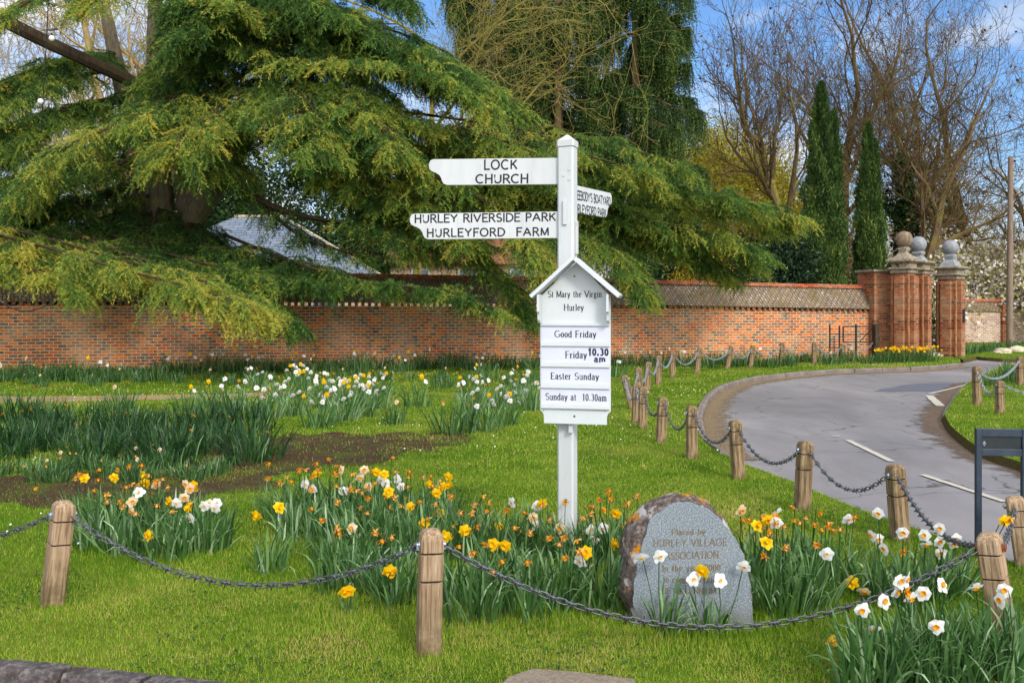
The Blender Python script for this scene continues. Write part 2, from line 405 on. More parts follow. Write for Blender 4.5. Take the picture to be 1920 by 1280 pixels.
    MT['spruce'] = foliage('spruce_needles', (0.0, S(40, 58, 32)), (0.5, S(76, 102, 48)), (1.0, S(122, 138, 62)), trans=0.2)
    MT['cypress'] = foliage('cypress_sprays', (0.0, S(34, 52, 28)), (0.5, S(66, 92, 44)), (0.85, S(112, 130, 58)), (1.0, S(156, 160, 86)), trans=0.2)
    MT['evergreen'] = foliage('evergreen_leaves', (0.0, S(18, 32, 22)), (0.7, S(34, 56, 34)), (1.0, S(84, 108, 66)), trans=0.15)
    MT['ivy'] = foliage('ivy_leaves', (0.0, S(26, 46, 26)), (0.7, S(50, 78, 38)), (1.0, S(90, 116, 56)), trans=0.15)
    MT['willow'] = foliage('willow_leaves', (0.0, S(160, 148, 50)), (0.6, S(200, 188, 70)), (1.0, S(216, 206, 96)), trans=0.4)
    MT['golden'] = foliage('golden_shrub_leaves', (0.0, S(128, 110, 20)), (0.6, S(180, 150, 24)), (1.0, S(206, 178, 40)), trans=0.35)
    MT['magnolia'] = foliage('magnolia_flowers', (0.0, S(150, 144, 66)), (0.3, S(176, 166, 88)), (0.4, S(224, 214, 194)), (1.0, S(240, 232, 222)), trans=0.3)
    MT['deadleaf'] = foliage('dry_seed_clusters', (0.0, S(70, 42, 30)), (1.0, S(120, 80, 56)), trans=0.2)
    MT['blade'] = foliage('grass_blades', (0.0, S(72, 112, 20)), (0.35, S(118, 156, 32)), (0.68, S(158, 180, 54)), (0.90, S(188, 182, 90)), (1.0, S(202, 174, 112)), trans=0.35, spec=0.2)
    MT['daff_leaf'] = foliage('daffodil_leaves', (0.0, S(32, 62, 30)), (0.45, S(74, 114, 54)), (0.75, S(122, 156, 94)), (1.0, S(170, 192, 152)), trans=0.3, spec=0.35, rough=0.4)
    MT['petal_white'] = foliage('white_petals', (0.0, S(228, 226, 214)), (1.0, S(246, 246, 244)), trans=0.35)
    MT['petal_cream'] = foliage('cream_petals', (0.0, S(224, 190, 140)), (1.0, S(240, 222, 188)), trans=0.35)
    MT['petal_yellow'] = foliage('yellow_petals', (0.0, S(240, 186, 8)), (1.0, S(250, 212, 30)), trans=0.35)
    MT['petal_dead'] = foliage('withered_petals', (0.0, S(196, 120, 36)), (0.6, S(232, 164, 44)), (1.0, S(224, 186, 124)), trans=0.3)
    MT['cup_yellow'] = foliage('yellow_trumpet', (0.0, S(246, 176, 8)), (1.0, S(252, 206, 24)), trans=0.3)
    MT['cup_orange'] = foliage('orange_cup', (0.0, S(232, 146, 14)), (1.0, S(246, 184, 36)), trans=0.3)
    MT['daisy'] = foliage('daisy_petals', (0.0, S(235, 235, 228)), (1.0, S(246, 246, 244)), trans=0.2)
    t = NT('cable_black')
    MT['cable'] = t.out(t.ramp(t.noise(20, 2), (0.3, S(20, 20, 22)), (0.7, S(36, 36, 40))), 0.6)
    t = NT('bulb_glass')
    MT['bulb'] = t.out(t.ramp(t.noise(10, 2), (0.3, S(214, 214, 210)), (0.7, S(236, 236, 232))), 0.2, spec=0.5)
build_materials()

# ------------------------------------------------------------------ object helpers
def tag(o, label=None, cat=None, group=None, kind=None):
    if label: o['label'] = label
    if cat: o['category'] = cat
    if group: o['group'] = group
    if kind: o['kind'] = kind
    return o

def empty(name, loc, rz=0.0):
    o = bpy.data.objects.new(name, None)
    o.location = loc
    o.rotation_euler = (0, 0, rz)
    o.empty_display_size = 0.2
    COL.objects.link(o)
    return o

def link(name, me, parent=None):
    o = bpy.data.objects.new(name, me)
    COL.objects.link(o)
    if parent is not None: o.parent = parent
    return o

def mesh_np(name, V, nper, mats, midx=None, v=None, smooth=False):
    """Mesh of faces that each own NPER consecutive vertices of V."""
    V = np.ascontiguousarray(V, dtype=np.float32).reshape(-1, 3)
    nv = len(V)
    nf = nv // nper
    me = bpy.data.meshes.new(name)
    me.vertices.add(nv)
    me.vertices.foreach_set('co', V.ravel())
    me.loops.add(nv)
    me.loops.foreach_set('vertex_index', np.arange(nv, dtype=np.int32))
    me.polygons.add(nf)
    me.polygons.foreach_set('loop_start', np.arange(0, nv, nper, dtype=np.int32))
    me.polygons.foreach_set('loop_total', np.full(nf, nper, dtype=np.int32))
    for m in mats: me.materials.append(m)
    if midx is not None: me.polygons.foreach_set('material_index', np.asarray(midx, dtype=np.int32))
    if v is not None:
        a = me.attributes.new('v', 'FLOAT', 'POINT')
        a.data.foreach_set('value', np.ascontiguousarray(np.repeat(v, nper) if len(v) == nf else v, dtype=np.float32))
    me.update()
    return me

class MB:
    def __init__(s):
        s.v, s.f, s.mi, s.a = [], [], [], []
    def add(s, vs, fs, mi=0, a=0.0):
        b = len(s.v)
        s.v += [tuple(p) for p in vs]
        s.a += [a] * len(vs) if not hasattr(a, '__len__') else list(a)
        for f in fs:
            s.f.append(tuple(i + b for i in f))
            s.mi.append(mi)
    def box(s, x0, x1, y0, y1, z0, z1, mi=0, M=None):
        vs = [Vector(p) for p in ((x0, y0, z0), (x1, y0, z0), (x1, y1, z0), (x0, y1, z0), (x0, y0, z1), (x1, y0, z1), (x1, y1, z1), (x0, y1, z1))]
        if M is not None: vs = [M @ p for p in vs]
        s.add(vs, [(0, 3, 2, 1), (4, 5, 6, 7), (0, 1, 5, 4), (1, 2, 6, 5), (2, 3, 7, 6), (3, 0, 4, 7)], mi)
    def tube(s, pts, rad, n=6, mi=0, a=0.0, cap=True):
        m = len(pts)
        if not hasattr(rad, '__len__'): rad = [rad] * m
        pts = [Vector(p) for p in pts]
        ref = None
        vs = []
        for i in range(m):
            t = (pts[min(i + 1, m - 1)] - pts[max(i - 1, 0)])
            if t.length < 1e-9: t = Vector((0, 0, 1))
            t.normalize()
            if ref is None:
                ref = t.orthogonal().normalized()
            u = ref - t * ref.dot(t)
            if u.length < 1e-6: u = t.orthogonal()
            u.normalize(); ref = u
            w_ = t.cross(u)
            for k in range(n):
                c, q = math.cos(6.28319 * k / n), math.sin(6.28319 * k / n)
                vs.append(pts[i] + (u * c + w_ * q) * rad[i])
        fs = []
        for i in range(m - 1):
            for k in range(n):
                k2 = (k + 1) % n
                fs.append((i * n + k, i * n + k2, (i + 1) * n + k2, (i + 1) * n + k))
        if cap:
            fs.append(tuple(range(n - 1, -1, -1)))
            fs.append(tuple((m - 1) * n + k for k in range(n)))
        s.add(vs, fs, mi, a)
    def rings(s, rings, mi=0, cap=True, mis=None):
        n = len(rings[0])
        b = len(s.v)
        for r in rings:
            s.v += [tuple(p) for p in r]
            s.a += [0.0] * n
        for i in range(len(rings) - 1):
            for k in range(n):
                k2 = (k + 1) % n
                s.f.append((b + i * n + k, b + i * n + k2, b + (i + 1) * n + k2, b + (i + 1) * n + k))
                s.mi.append(mis[i] if mis else mi)
        if cap:
            s.f.append(tuple(b + k for k in range(n - 1, -1, -1))); s.mi.append(mis[0] if mis else mi)
            s.f.append(tuple(b + (len(rings) - 1) * n + k for k in range(n))); s.mi.append(mis[-1] if mis else mi)
    def prism(s, outline, y0, y1, mi=0):
        """Outline in the XZ plane, counter-clockwise seen from the front (-Y); thickness y0..y1."""
        n = len(outline)
        vs = [(x, y0, z) for x, z in outline] + [(x, y1, z) for x, z in outline]
        fs = [tuple(range(n)), tuple(range(2 * n - 1, n - 1, -1))]
        fs += [(i, i + n, (i + 1) % n + n, (i + 1) % n) for i in range(n)]
        s.add(vs, fs, mi)
    def lathe(s, prof, n=24, mi=0, c=(0, 0)):
        s.rings([[(c[0] + r * math.cos(6.28319 * k / n), c[1] + r * math.sin(6.28319 * k / n), z) for k in range(n)] for r, z in prof], mi)
    def build(s, name, mats, parent=None, org=None, smooth=False, bevel=0.0, seg=2, angle=40, normals=False):
        me = bpy.data.meshes.new(name)
        vs = s.v
        if org is not None:
            ox, oy, oz = org
            vs = [(x - ox, y - oy, z - oz) for x, y, z in vs]
        me.from_pydata(vs, [], s.f)
        if not isinstance(mats, (list, tuple)): mats = [mats]
        for m in mats: me.materials.append(m)
        me.polygons.foreach_set('material_index', s.mi)
        a = me.attributes.new('v', 'FLOAT', 'POINT')
        a.data.foreach_set('value', s.a)
        if normals:
            import bmesh
            bm = bmesh.new(); bm.from_mesh(me); bmesh.ops.recalc_face_normals(bm, faces=bm.faces); bm.to_mesh(me); bm.free()
        me.polygons.foreach_set('use_smooth', [smooth] * len(me.polygons))
        me.update()
        if smooth and angle:
            try: me.set_sharp_from_angle(angle=R(angle))
            except Exception: pass
        o = link(name, me, parent)
        if bevel:
            b = o.modifiers.new('bevel', 'BEVEL')
            b.width = bevel; b.segments = seg; b.limit_method = 'ANGLE'; b.angle_limit = R(35)
        return o

def smooth_line(pts, n=8):
    """Catmull-Rom through pts (Vectors)."""
    P = [pts[0] * 2 - pts[1]] + list(pts) + [pts[-1] * 2 - pts[-2]]
    out = []
    for i in range(1, len(P) - 2):
        for k in range(n):
            t = k / n
            a, b, c, d = P[i - 1], P[i], P[i + 1], P[i + 2]
            out.append(0.5 * ((2 * b) + (c - a) * t + (2 * a - 5 * b + 4 * c - d) * t * t + (3 * b - a - 3 * c + d) * t ** 3))
    out.append(P[-2].copy())
    return out

def inside(poly, X, Y):
    """Vectorised point-in-polygon."""
    r = np.zeros(len(X), bool)
    n = len(poly)
    for i in range(n):
        x0, y0 = poly[i][0], poly[i][1]
        x1, y1 = poly[(i + 1) % n][0], poly[(i + 1) % n][1]
        if y0 == y1: continue
        c = ((y0 > Y) != (y1 > Y)) & (X < (x1 - x0) * (Y - y0) / (y1 - y0) + x0)
        r ^= c
    return r

# ------------------------------------------------------------------ ground, road, lawns
RZ = -0.10                                             # road level; the lawns are raised to z = 0
def sheet(name, pts, z, mat, kind='structure', skirt=None, noisy=0.0, sub=1, rng=None):
    P = [Vector((p[0], p[1])) for p in pts]
    if sub > 1:
        Q = []
        for i, a in enumerate(P):
            b = P[(i + 1) % len(P)]
            nrm = Vector((-(b - a).y, (b - a).x))
            if nrm.length: nrm.normalize()
            for k in range(sub):
                q = a.lerp(b, k / sub)
                if noisy: q = q + nrm * (mnoise.noise(Vector((q.x * 1.7, q.y * 1.7, 3.1))) + 0.5 * mnoise.noise(Vector((q.x * 5, q.y * 5, 1)))) * noisy
                Q.append(q)
        P = Q
    if sum(P[i].x * P[(i + 1) % len(P)].y - P[(i + 1) % len(P)].x * P[i].y for i in range(len(P))) < 0: P.reverse()
    n = len(P)
    mb = MB()
    vs = [(p.x, p.y, z) for p in P]
    fs = [tuple(range(n))]
    if skirt is not None:
        sw, zb = skirt
        low = []
        for i in range(n):
            t = (P[(i + 1) % n] - P[i - 1]); nrm = Vector((t.y, -t.x))
            if nrm.length: nrm.normalize()
            q = P[i] + nrm * sw
            low.append((q.x, q.y, zb))
        vs += low
        fs += [(i, i + n, (i + 1) % n + n, (i + 1) % n) for i in range(n)]
    mb.add(vs, fs)
    for i in range(1, len(mb.mi)): mb.mi[i] = 1
    o = mb.build(name, [mat, MT['earth']])
    tag(o, kind=kind)
    return o, P

sheet('ground', [(-900, -200), (900, -200), (900, 1500), (-900, 1500)], -0.16, MT['ground'])
sheet('road', [(-60, -25), (70, -25), (70, 36), (-60, 36)], RZ, MT['asphalt'])

KERB = [G(*p) for p in ((1800, 681), (1720, 688), (1633, 691), (1546, 694), (1452, 702), (1406, 708), (1359, 720), (1328, 738), (1311, 762), (1306, 790), (1315, 820), (1350, 848))]
KERB = smooth_line(KERB, 5)
EDGE = [G(*p) for p in ((1396, 869), (1450, 889), (1493, 905), (1560, 933), (1609, 953), (1720, 991), (1877, 1045), (1990, 1085))]
WALL_Y = lambda px: 694 - 22 * px / 1640
WA, WB = G(-420, WALL_Y(-420)), G(1640, WALL_Y(1640))
FRONT = [Vector((4.6, 5.3, 0)), Vector((4.7, 4.8, 0)), Vector((4.2, 4.3, 0)), Vector((3, 4.05, 0)), Vector((1.6, 4.0, 0)), Vector((0.2, 4.03, 0)), Vector((-0.7, 4.15, 0)), G(400, 1279), G(200, 1257), G(0, 1239), Vector((-4.2, 4.78, 0)), Vector((-8, 5.6, 0)), Vector((-24, 9.5, 0))]
LAWN = [WA + Vector((-8, 0.2, 0)), WA + Vector((0, 0.3, 0)), WB + Vector((0, 0.3, 0)), G(1700, 668) + Vector((0, .6, 0)), G(1760, 666), G(1800, 671)] + KERB + EDGE + FRONT
lawn, LAWN = sheet('lawn', LAWN, 0.0, MT['lawn'], skirt=(0.07, RZ - 0.05))
VERGE = [G(*p) for p in ((1771, 777), (1785, 800), (1827, 833), (1870, 852), (1920, 868), (2200, 965), (3200, 1000), (2600, 700), (2200, 672), (1920, 681), (1872, 690), (1845, 701), (1812, 720), (1790, 745))]
VERGE = smooth_line(VERGE, 4)
verge, VERGE = sheet('verge_lawn', VERGE, 0.0, MT['lawn'], skirt=(0.07, RZ - 0.02))
FVERGE = [G(*p) for p in ((1806, 675), (1830, 669), (1880, 673), (1960, 675), (2200, 672), (2400, 652), (2200, 636), (1800, 640), (1790, 668))]
fverge, FVERGE = sheet('far_verge_lawn', FVERGE, 0.01, MT['lawn'], skirt=(0.1, RZ - 0.05))

SOIL = [G(*p) for p in ((-260, 905), (0, 893), (200, 882), (320, 852), (420, 824), (560, 813), (740, 811), (850, 818), (880, 832), (770, 852), (650, 874), (520, 897), (430, 928), (300, 946), (100, 950), (-260, 960))]
soil, SOIL = sheet('bare_soil', SOIL, 0.006, MT['soil'], noisy=0.6, sub=10)
TRACK = [G(*p) for p in ((-300, 752), (0, 744), (200, 742), (330, 741), (440, 738), (560, 733), (640, 735), (440, 744), (300, 749), (120, 753), (-100, 758), (-300, 762))]
track, TRACK = sheet('footpath', TRACK, 0.005, MT['track'], noisy=0.25, sub=5)

GR = lambda px, py: G(px, py, RZ)
mud_in = smooth_line([GR(*p) for p in ((1812, 716), (1788, 742), (1768, 778), (1783, 803), (1826, 838), (1870, 858), (1920, 876), (2040, 915))], 6)
mud_out = smooth_line([GR(*p) for p in ((1770, 722), (1728, 740), (1690, 780), (1706, 822), (1768, 864), (1840, 892), (1905, 912), (2030, 950))], 6)
gm = MB()
for a_, b_ in zip(mud_in, mud_out):
    for k in range(4):
        q = a_.lerp(b_, k / 3)
        gm.v.append((q.x, q.y, RZ + .006)); gm.a.append(1 - k / 3)
for i in range(len(mud_in) - 1):
    for k in range(3):
        gm.f.append((i * 4 + k, i * 4 + k + 1, i * 4 + k + 5, i * 4 + k + 4)); gm.mi.append(0)
tag(gm.build('road_mud', MT['mud'], normals=True), kind='structure')
kr = []
for i, p in enumerate(KERB):
    t = (KERB[min(i + 1, len(KERB) - 1)] - KERB[max(i - 1, 0)]).normalized()
    kr.append((p, Vector((-t.y, t.x, 0))))
sgn = 1 if (kr[20][0] + kr[20][1] - G(1600, 760)).length < (kr[20][0] - kr[20][1] - G(1600, 760)).length else -1
gl = MB()
gl.add([tuple(q) for i, (p, n) in enumerate(kr) for q in (p + n * sgn * 0.10 + Vector((0, 0, RZ + .008)), p + n * sgn * 0.8 + Vector((0, 0, RZ + .008)))], [(2 * i, 2 * i + 1, 2 * i + 3, 2 * i + 2) for i in range(len(kr) - 1)], 0, [1.0, 0.0] * len(kr))
tag(gl.build('gutter_litter', MT['litter'], normals=True), kind='structure')
sheet('asphalt_patch', [GR(*p) for p in ((1640, 734), (1672, 726), (1705, 720), (1792, 718), (1786, 732), (1720, 734))], RZ + 0.005, MT['asphalt_patch'], noisy=0.1, sub=4)

def road_line(a, b, wd, z=RZ + 0.012):
    a, b = GR(*a), GR(*b)
    n = (b - a); n = Vector((-n.y, n.x, 0)).normalized() * wd / 2
    N = 14
    L = [a.lerp(b, i / N) + n * (1 + 0.25 * mnoise.noise(Vector((i * .9, a.x, 0)))) for i in range(N + 1)]
    Rr = [a.lerp(b, i / N) - n * (1 + 0.25 * mnoise.noise(Vector((i * .9, a.x, 7)))) for i in range(N + 1)]
    return [(p.x, p.y) for p in L + Rr[::-1]], z
for a, b, wd in (((1590, 826), (1672, 866), 0.09), ((1730, 891), (1884, 942), 0.08), ((1742, 742), (1764, 762), 0.16), ((1742, 739), (1812, 722), 0.07), ((1560, 818), (1575, 819), 0.06)):
    p, z = road_line(a, b, wd)
    sheet('road_marking', p, z, MT['paint'])

# kerb stones of the bend and of the near corner
def kerb_run(name, line, side, wd, top, bot, mat, step, label):
    mb = MB()
    acc = 0.0
    cur = [line[0]]
    for i in range(1, len(line)):
        cur.append(line[i])
        acc += (line[i] - line[i - 1]).length
        if acc >= step or i == len(line) - 1:
            k = len(cur)
            rings = []
            j = random.uniform(-0.008, 0.008)
            for q, p in enumerate(cur):
                t = (cur[min(q + 1, k - 1)] - cur[max(q - 1, 0)]).normalized()
                n = Vector((-t.y, t.x, 0)) * side
                sh = t * (0.014 if q == 0 else -0.014 if q == k - 1 else 0)
                p = p + sh
                rings.append([p + n * 0.0 + Vector((0, 0, bot)), p + n * (wd + j) + Vector((0, 0, bot)), p + n * (wd + j) + Vector((0, 0, top + j * .5 - 0.025)), p + n * (wd - 0.025) + Vector((0, 0, top + j)), p + Vector((0, 0, top + j))])
            mb.rings(rings)
            cur = [line[i]]
            acc = 0.0
    o = mb.build(name, mat, normals=True)
    tag(o, label, 'kerb', kind='structure')
    return o
kerb_run('kerb', KERB, sgn, 0.095, 0.02, RZ - 0.03, MT['kerb'], 0.8, None)
front = smooth_line([Vector((-0.9, 4.19, 0)), G(400, 1279), G(200, 1257), G(0, 1239), Vector((-4.2, 4.78, 0)), Vector((-8, 5.6, 0))], 16)
fs_ = -1 if (Vector((-(front[5] - front[4]).y, (front[5] - front[4]).x, 0)).y > 0) else 1
kerb_run('granite_kerb', front, fs_, 0.12, 0.015, RZ - 0.05, MT['granite_kerb'], 0.42, None)
slab = [G(955, 1277), G(1000, 1262), G(1080, 1268), G(1190, 1282), G(1200, 1330), G(900, 1330)]
mb = MB()
n = len(slab)
mb.add([(p.x, p.y, 0.025) for p in slab] + [(p.x, p.y, -0.06) for p in slab], [tuple(range(n)), tuple(range(2 * n - 1, n - 1, -1))] + [(i, i + n, (i + 1) % n + n, (i + 1) % n) for i in range(n)])
tag(mb.build('paving_slab', MT['paving'], normals=True), kind='structure')

# ------------------------------------------------------------------ long brick wall
wd = WB - WA
WLEN = wd.length
WANG = math.atan2(wd.y, wd.x)
wu = wd.normalized()
def wall_s(px):
    k = (px - CX) / F
    return (k * WA.y - WA.x) / (wu.x - k * wu.y)
def wall_z(px, py, off=0.0):
    s = wall_s(px)
    d = WA.y + wu.y * s + off
    return H + (HZ - py) / F * d
ST = [(-420, 500, 563), (0, 503, 563), (600, 511, 565), (1000, 519, 568), (1320, 527, 572), (1640, 535, 578)]
stn = [(wall_s(p), wall_z(p, e), wall_z(p, r, 0.5)) for p, r, e in ST]
root = empty('boundary_wall', WA, WANG)
tag(root, 'long weathered red brick wall with tiled coping behind the lawn', 'wall')
mb = MB()
mb.prism([(0, -0.2), (WLEN, -0.2)] + [(s, e - 0.13) for s, e, r in reversed(stn)], 0.0, 0.9)
mb.build('brickwork', MT['brick'], root)
mb = MB()
for s in np.arange(0.05, WLEN - 0.05, 0.2):
    e = np.interp(s, [q[0] for q in stn], [q[1] for q in stn])
    mb.box(s, s + 0.1, -0.07, 0.02, e - 0.128, e - 0.028)
mb.build('dentil_course', MT['brick_pier'], root)
mb = MB()
for i in range(len(stn) - 1):
    (s0, e0, r0), (s1, e1, r1) = stn[i], stn[i + 1]
    K = 8
    for k in range(K):
        a, b = s0 + (s1 - s0) * k / K, s0 + (s1 - s0) * (k + 1) / K
        ea, eb = e0 + (e1 - e0) * k / K, e0 + (e1 - e0) * (k + 1) / K
        ra, rb = r0 + (r1 - r0) * k / K - 0.12, r0 + (r1 - r0) * (k + 1) / K - 0.12
        sec = lambda s, e, r: [(s, -0.13, e), (s, 0.40, r), (s, 0.50, r), (s, 1.03, e), (s, 1.03, e - 0.03), (s, -0.13, e - 0.03)]
        A_, B_ = sec(a, ea, ra), sec(b, eb, rb)
        fs = [(j, 6 + j, 6 + (j + 1) % 6, (j + 1) % 6) for j in range(6)]
        mb.add(A_ + B_, fs + ([(0, 1, 2, 3, 4, 5)] if k == 0 and i == 0 else []) + ([(11, 10, 9, 8, 7, 6)] if k == K - 1 and i == len(stn) - 2 else []))
mb.build('tiled_coping', MT['coping'], root, normals=True)
mb = MB()
sx = 0.0
while sx < WLEN - 0.1:
    r = np.interp(sx, [q[0] for q in stn], [q[2] for q in stn]) + random.uniform(-0.012, 0.012)
    mb.box(sx, sx + 0.068, 0.33, 0.57, r - 0.125, r)
    sx += 0.078
mb.build('ridge_bricks', MT['brick_ridge'], root)

# raised pier section where the wall meets the gate
root = empty('wall_buttress', G(1656, 672.5), WANG)
tag(root, 'tall stained brick buttress section between the long wall and the gate piers', 'buttress')
mb = MB(); mb.box(-0.42, 0.33, -0.12, 0.9, -0.2, 3.0); mb.build('brickwork', MT['brick_pier'], root)
mb = MB(); mb.box(-0.5, 0.4, -0.2, 0.95, 3.002, 3.08); mb.build('capping', MT['stone'], root, bevel=0.015)
mb = MB()
mb.box(0.335, 0.62, -0.1, 0.7, -0.2, 1.72)
mb.build('low_pier', MT['brick_pale'], root)
mb = MB()
mb.add([(0.335, -0.16, 1.72), (0.68, -0.16, 1.72), (0.335, -0.16, 2.62), (0.335, 0.75, 1.72), (0.68, 0.75, 1.72), (0.335, 0.75, 2.62)], [(0, 1, 2), (5, 4, 3), (1, 4, 5, 2), (0, 3, 4, 1), (0, 2, 5, 3)])
mb.build('sloped_coping', MT['coping'], root)

# ------------------------------------------------------------------ gate piers with stone balls
def sq(hw, z):
    return [(-hw, -hw, z), (hw, -hw, z), (hw, hw, z), (-hw, hw, z)]
def gate_pier(px, d, top_py, ball_py, rb, w, label, ball_mat, cap_mat, big_cap=False, plate=False, rot=42):
    p = U(px, 575, d); p.z = 0
    r = empty('gate_pier', p, R(rot))
    tag(r, label, 'gate pier', 'gate piers topped with stone balls')
    zt = H + (HZ - top_py) / F * d
    zb = H + (HZ - ball_py) / F * d
    mb = MB(); mb.box(-w / 2, w / 2, -w / 2, w / 2, -0.2, zt - 0.42)
    for sx in (-1, 1):
        mb.box(sx * (w / 2 + 0.07) - 0.068, sx * (w / 2 + 0.07) + 0.068, -w * 0.28, w * 0.28, -0.2, zt - 0.5)
        mb.box(-w * 0.28, w * 0.28, sx * (w / 2 + 0.07) - 0.068, sx * (w / 2 + 0.07) + 0.068, -0.2, zt - 0.5)
    mb.build('shaft', MT['brick_pier'], r)
    mb = MB()
    for sx in (-1, 1):
        for sy in (-1, 1):
            mb.box(sx * (w / 2) - 0.035, sx * (w / 2) + 0.035, sy * (w / 2) - 0.035, sy * (w / 2) + 0.035, -0.2, zt - 0.55)
    mb.build('corner_moulding', MT['tan_brick'], r, bevel=0.02)
    mb = MB()
    h = w / 2
    mb.rings([sq(h + .06, zt - .42), sq(h + .06, zt - .34), sq(h + .14, zt - .28), sq(h + .14, zt - .24), sq(h + .03, zt - .235), sq(h + .03, zt - .10), sq(h + .12, zt - .06), sq(h + .17, zt - .03), sq(h + .17, zt + .02), sq(h + .10, zt + .05)])
    mb.build('cornice', MT['stone'], r, bevel=0.012)
    mb = MB()
    zn = zb - rb - 0.02
    k = 0.13 if big_cap else 0.15
    hc = zn - zt - .05
    mb.rings([sq(h + (.12 if big_cap else -.02), zt + .051), sq(h * .72, zt + .05 + hc * .36), sq(h * .46, zt + .05 + hc * .62), sq(k + .015, zt + .05 + hc * .86), sq(k + .02, zt + .05 + hc * .88), sq(k + .02, zn + .01), sq(k - .02, zn + .06)])
    mb.build('cap', cap_mat, r)
    mb = MB()
    mb.lathe([(rb * math.sin(a), zb - rb * math.cos(a)) for a in np.linspace(0.03, math.pi - 0.001, 20)], 32)
    mb.build('ball', ball_mat, r, smooth=True)
    for bx0, bx1, by0, by1 in ((-w / 2 - .02, -w / 2 + .09, -w * .42, w * .42), (-w / 2 + .095, w / 2 + .02, -w / 2 - .02, -w / 2 + .06)):
        mb = MB(); mb.box(bx0, bx1, by0, by1, zt - 1.24, zt - 1.16); mb.build('stone_band', MT['stone'], r, bevel=0.01)
    if plate:
        mb = MB(); mb.box(-0.08, 0.08, -w / 2 - 0.19, -w / 2 - 0.142, 1.25, 1.72); mb.build('letter_box', MT['iron'], r, bevel=0.02)
    return r
gate_pier(1695, 30.7, 489, 449, 0.28, 0.54, 'brick gate pier next to the buttress with a brown lichened stone ball', MT['ball_brown'], MT['stone'], big_cap=True)
gate_pier(1722, 32.2, 492, 458, 0.28, 0.52, 'middle brick gate pier with a grey ball on a flared neck', MT['ball_grey'], MT['ball_grey'])
gate_pier(1782, 32.9, 502, 464, 0.275, 0.62, 'brick gate pier nearest the telegraph pole with grey ball and dark box', MT['ball_grey'], MT['ball_grey'], plate=True)

# further wall right of the gate
a, b = U(1806, 575, 45.0), U(2300, 575, 50.0)
a.z = b.z = 0
root = empty('pale_wall', a, math.atan2((b - a).y, (b - a).x))
L = (b - a).length
tag(root, 'low pale brick wall with sloping coping beyond the gate piers', 'wall')
mb = MB(); mb.box(0, L, 0, 0.5, -0.2, 1.56); mb.build('brickwork', MT['brick_pale'], root)
mb = MB(); mb.add([(0, -.1, 1.57), (0, .25, 2.08), (0, .6, 1.57), (L, -.1, 1.57), (L, .25, 2.08), (L, .6, 1.57)], [(0, 1, 2), (3, 5, 4), (0, 3, 4, 1), (1, 4, 5, 2), (0, 2, 5, 3)]); mb.build('tiled_coping', MT['coping'], root)
mb = MB(); mb.box(0, L, .17, .33, 2.05, 2.2); mb.build('ridge_bricks', MT['brick_ridge'], root)
for k, x in enumerate((2.3,)):
    mb = MB(); mb.box(x, x + 0.45, -0.14, 0.64, -0.2, 1.9); mb.build('pier', MT['brick_pier'], root)

# telegraph pole
p = U(1893, 575, 40.0); p.z = 0
mb = MB()
mb.tube([p + Vector((0, 0, -.2)), p + Vector((0.02, 0, 4)), p + Vector((0.05, 0, 8.4))], [0.14, 0.125, 0.105], 10)
mb.v = [(x - p.x, y - p.y, z) for x, y, z in mb.v]
o = mb.build('telegraph_pole', MT['pole'], smooth=True)
o.location = p
tag(o, 'tall bare wooden telegraph pole beside the pale wall', 'pole')

# iron kissing gate
root = empty('kissing_gate', U(1600, 575, 30.3) * 1.0)
root.location.z = 0
rl = Vector(root.location)
tag(root, 'small black iron kissing gate in front of the brick wall', 'gate')
def iron(pts, r, d=30.3):
    mb.tube([U(px, py, d) - rl for px, py in pts], r, 6)
mb = MB()
for x, y0, y1 in ((1556, 609, 676), (1574, 610, 676)): iron([(x, y0), (x, y1)], 0.028)
for y in (626, 640, 652): iron([(1556, y), (1574, y)], 0.014)
iron([(1564, 630), (1564, 672)], 0.014)
mb.build('side_hurdle', MT['iron'], root)
mb = MB()
iron([(1581, 611), (1581, 642)], 0.024); iron([(1639, 611), (1639, 642)], 0.024)
for y in (612, 627, 641): iron([(1581, y), (1639, y)], 0.016)
iron([(1612, 640), (1638, 613)], 0.014)
mb.build('swing_gate', MT['iron'], root)
mb = MB(); iron([(1605, 608), (1605, 676)], 0.034); mb.build('post', MT['iron'], root)
p = G(1642, 677)
mb = MB(); mb.box(-.09, .09, -.09, .09, -.2, 1.2)
mb.rings([sq(.09, 1.2), sq(.0, 1.26)])
o = mb.build('gate_post', MT['bark_dark'], bevel=0.008)
o.location = p; o.rotation_euler = (0, 0, R(20))
tag(o, 'dark square timber gate post at the end of the chain by the iron gate', 'post')

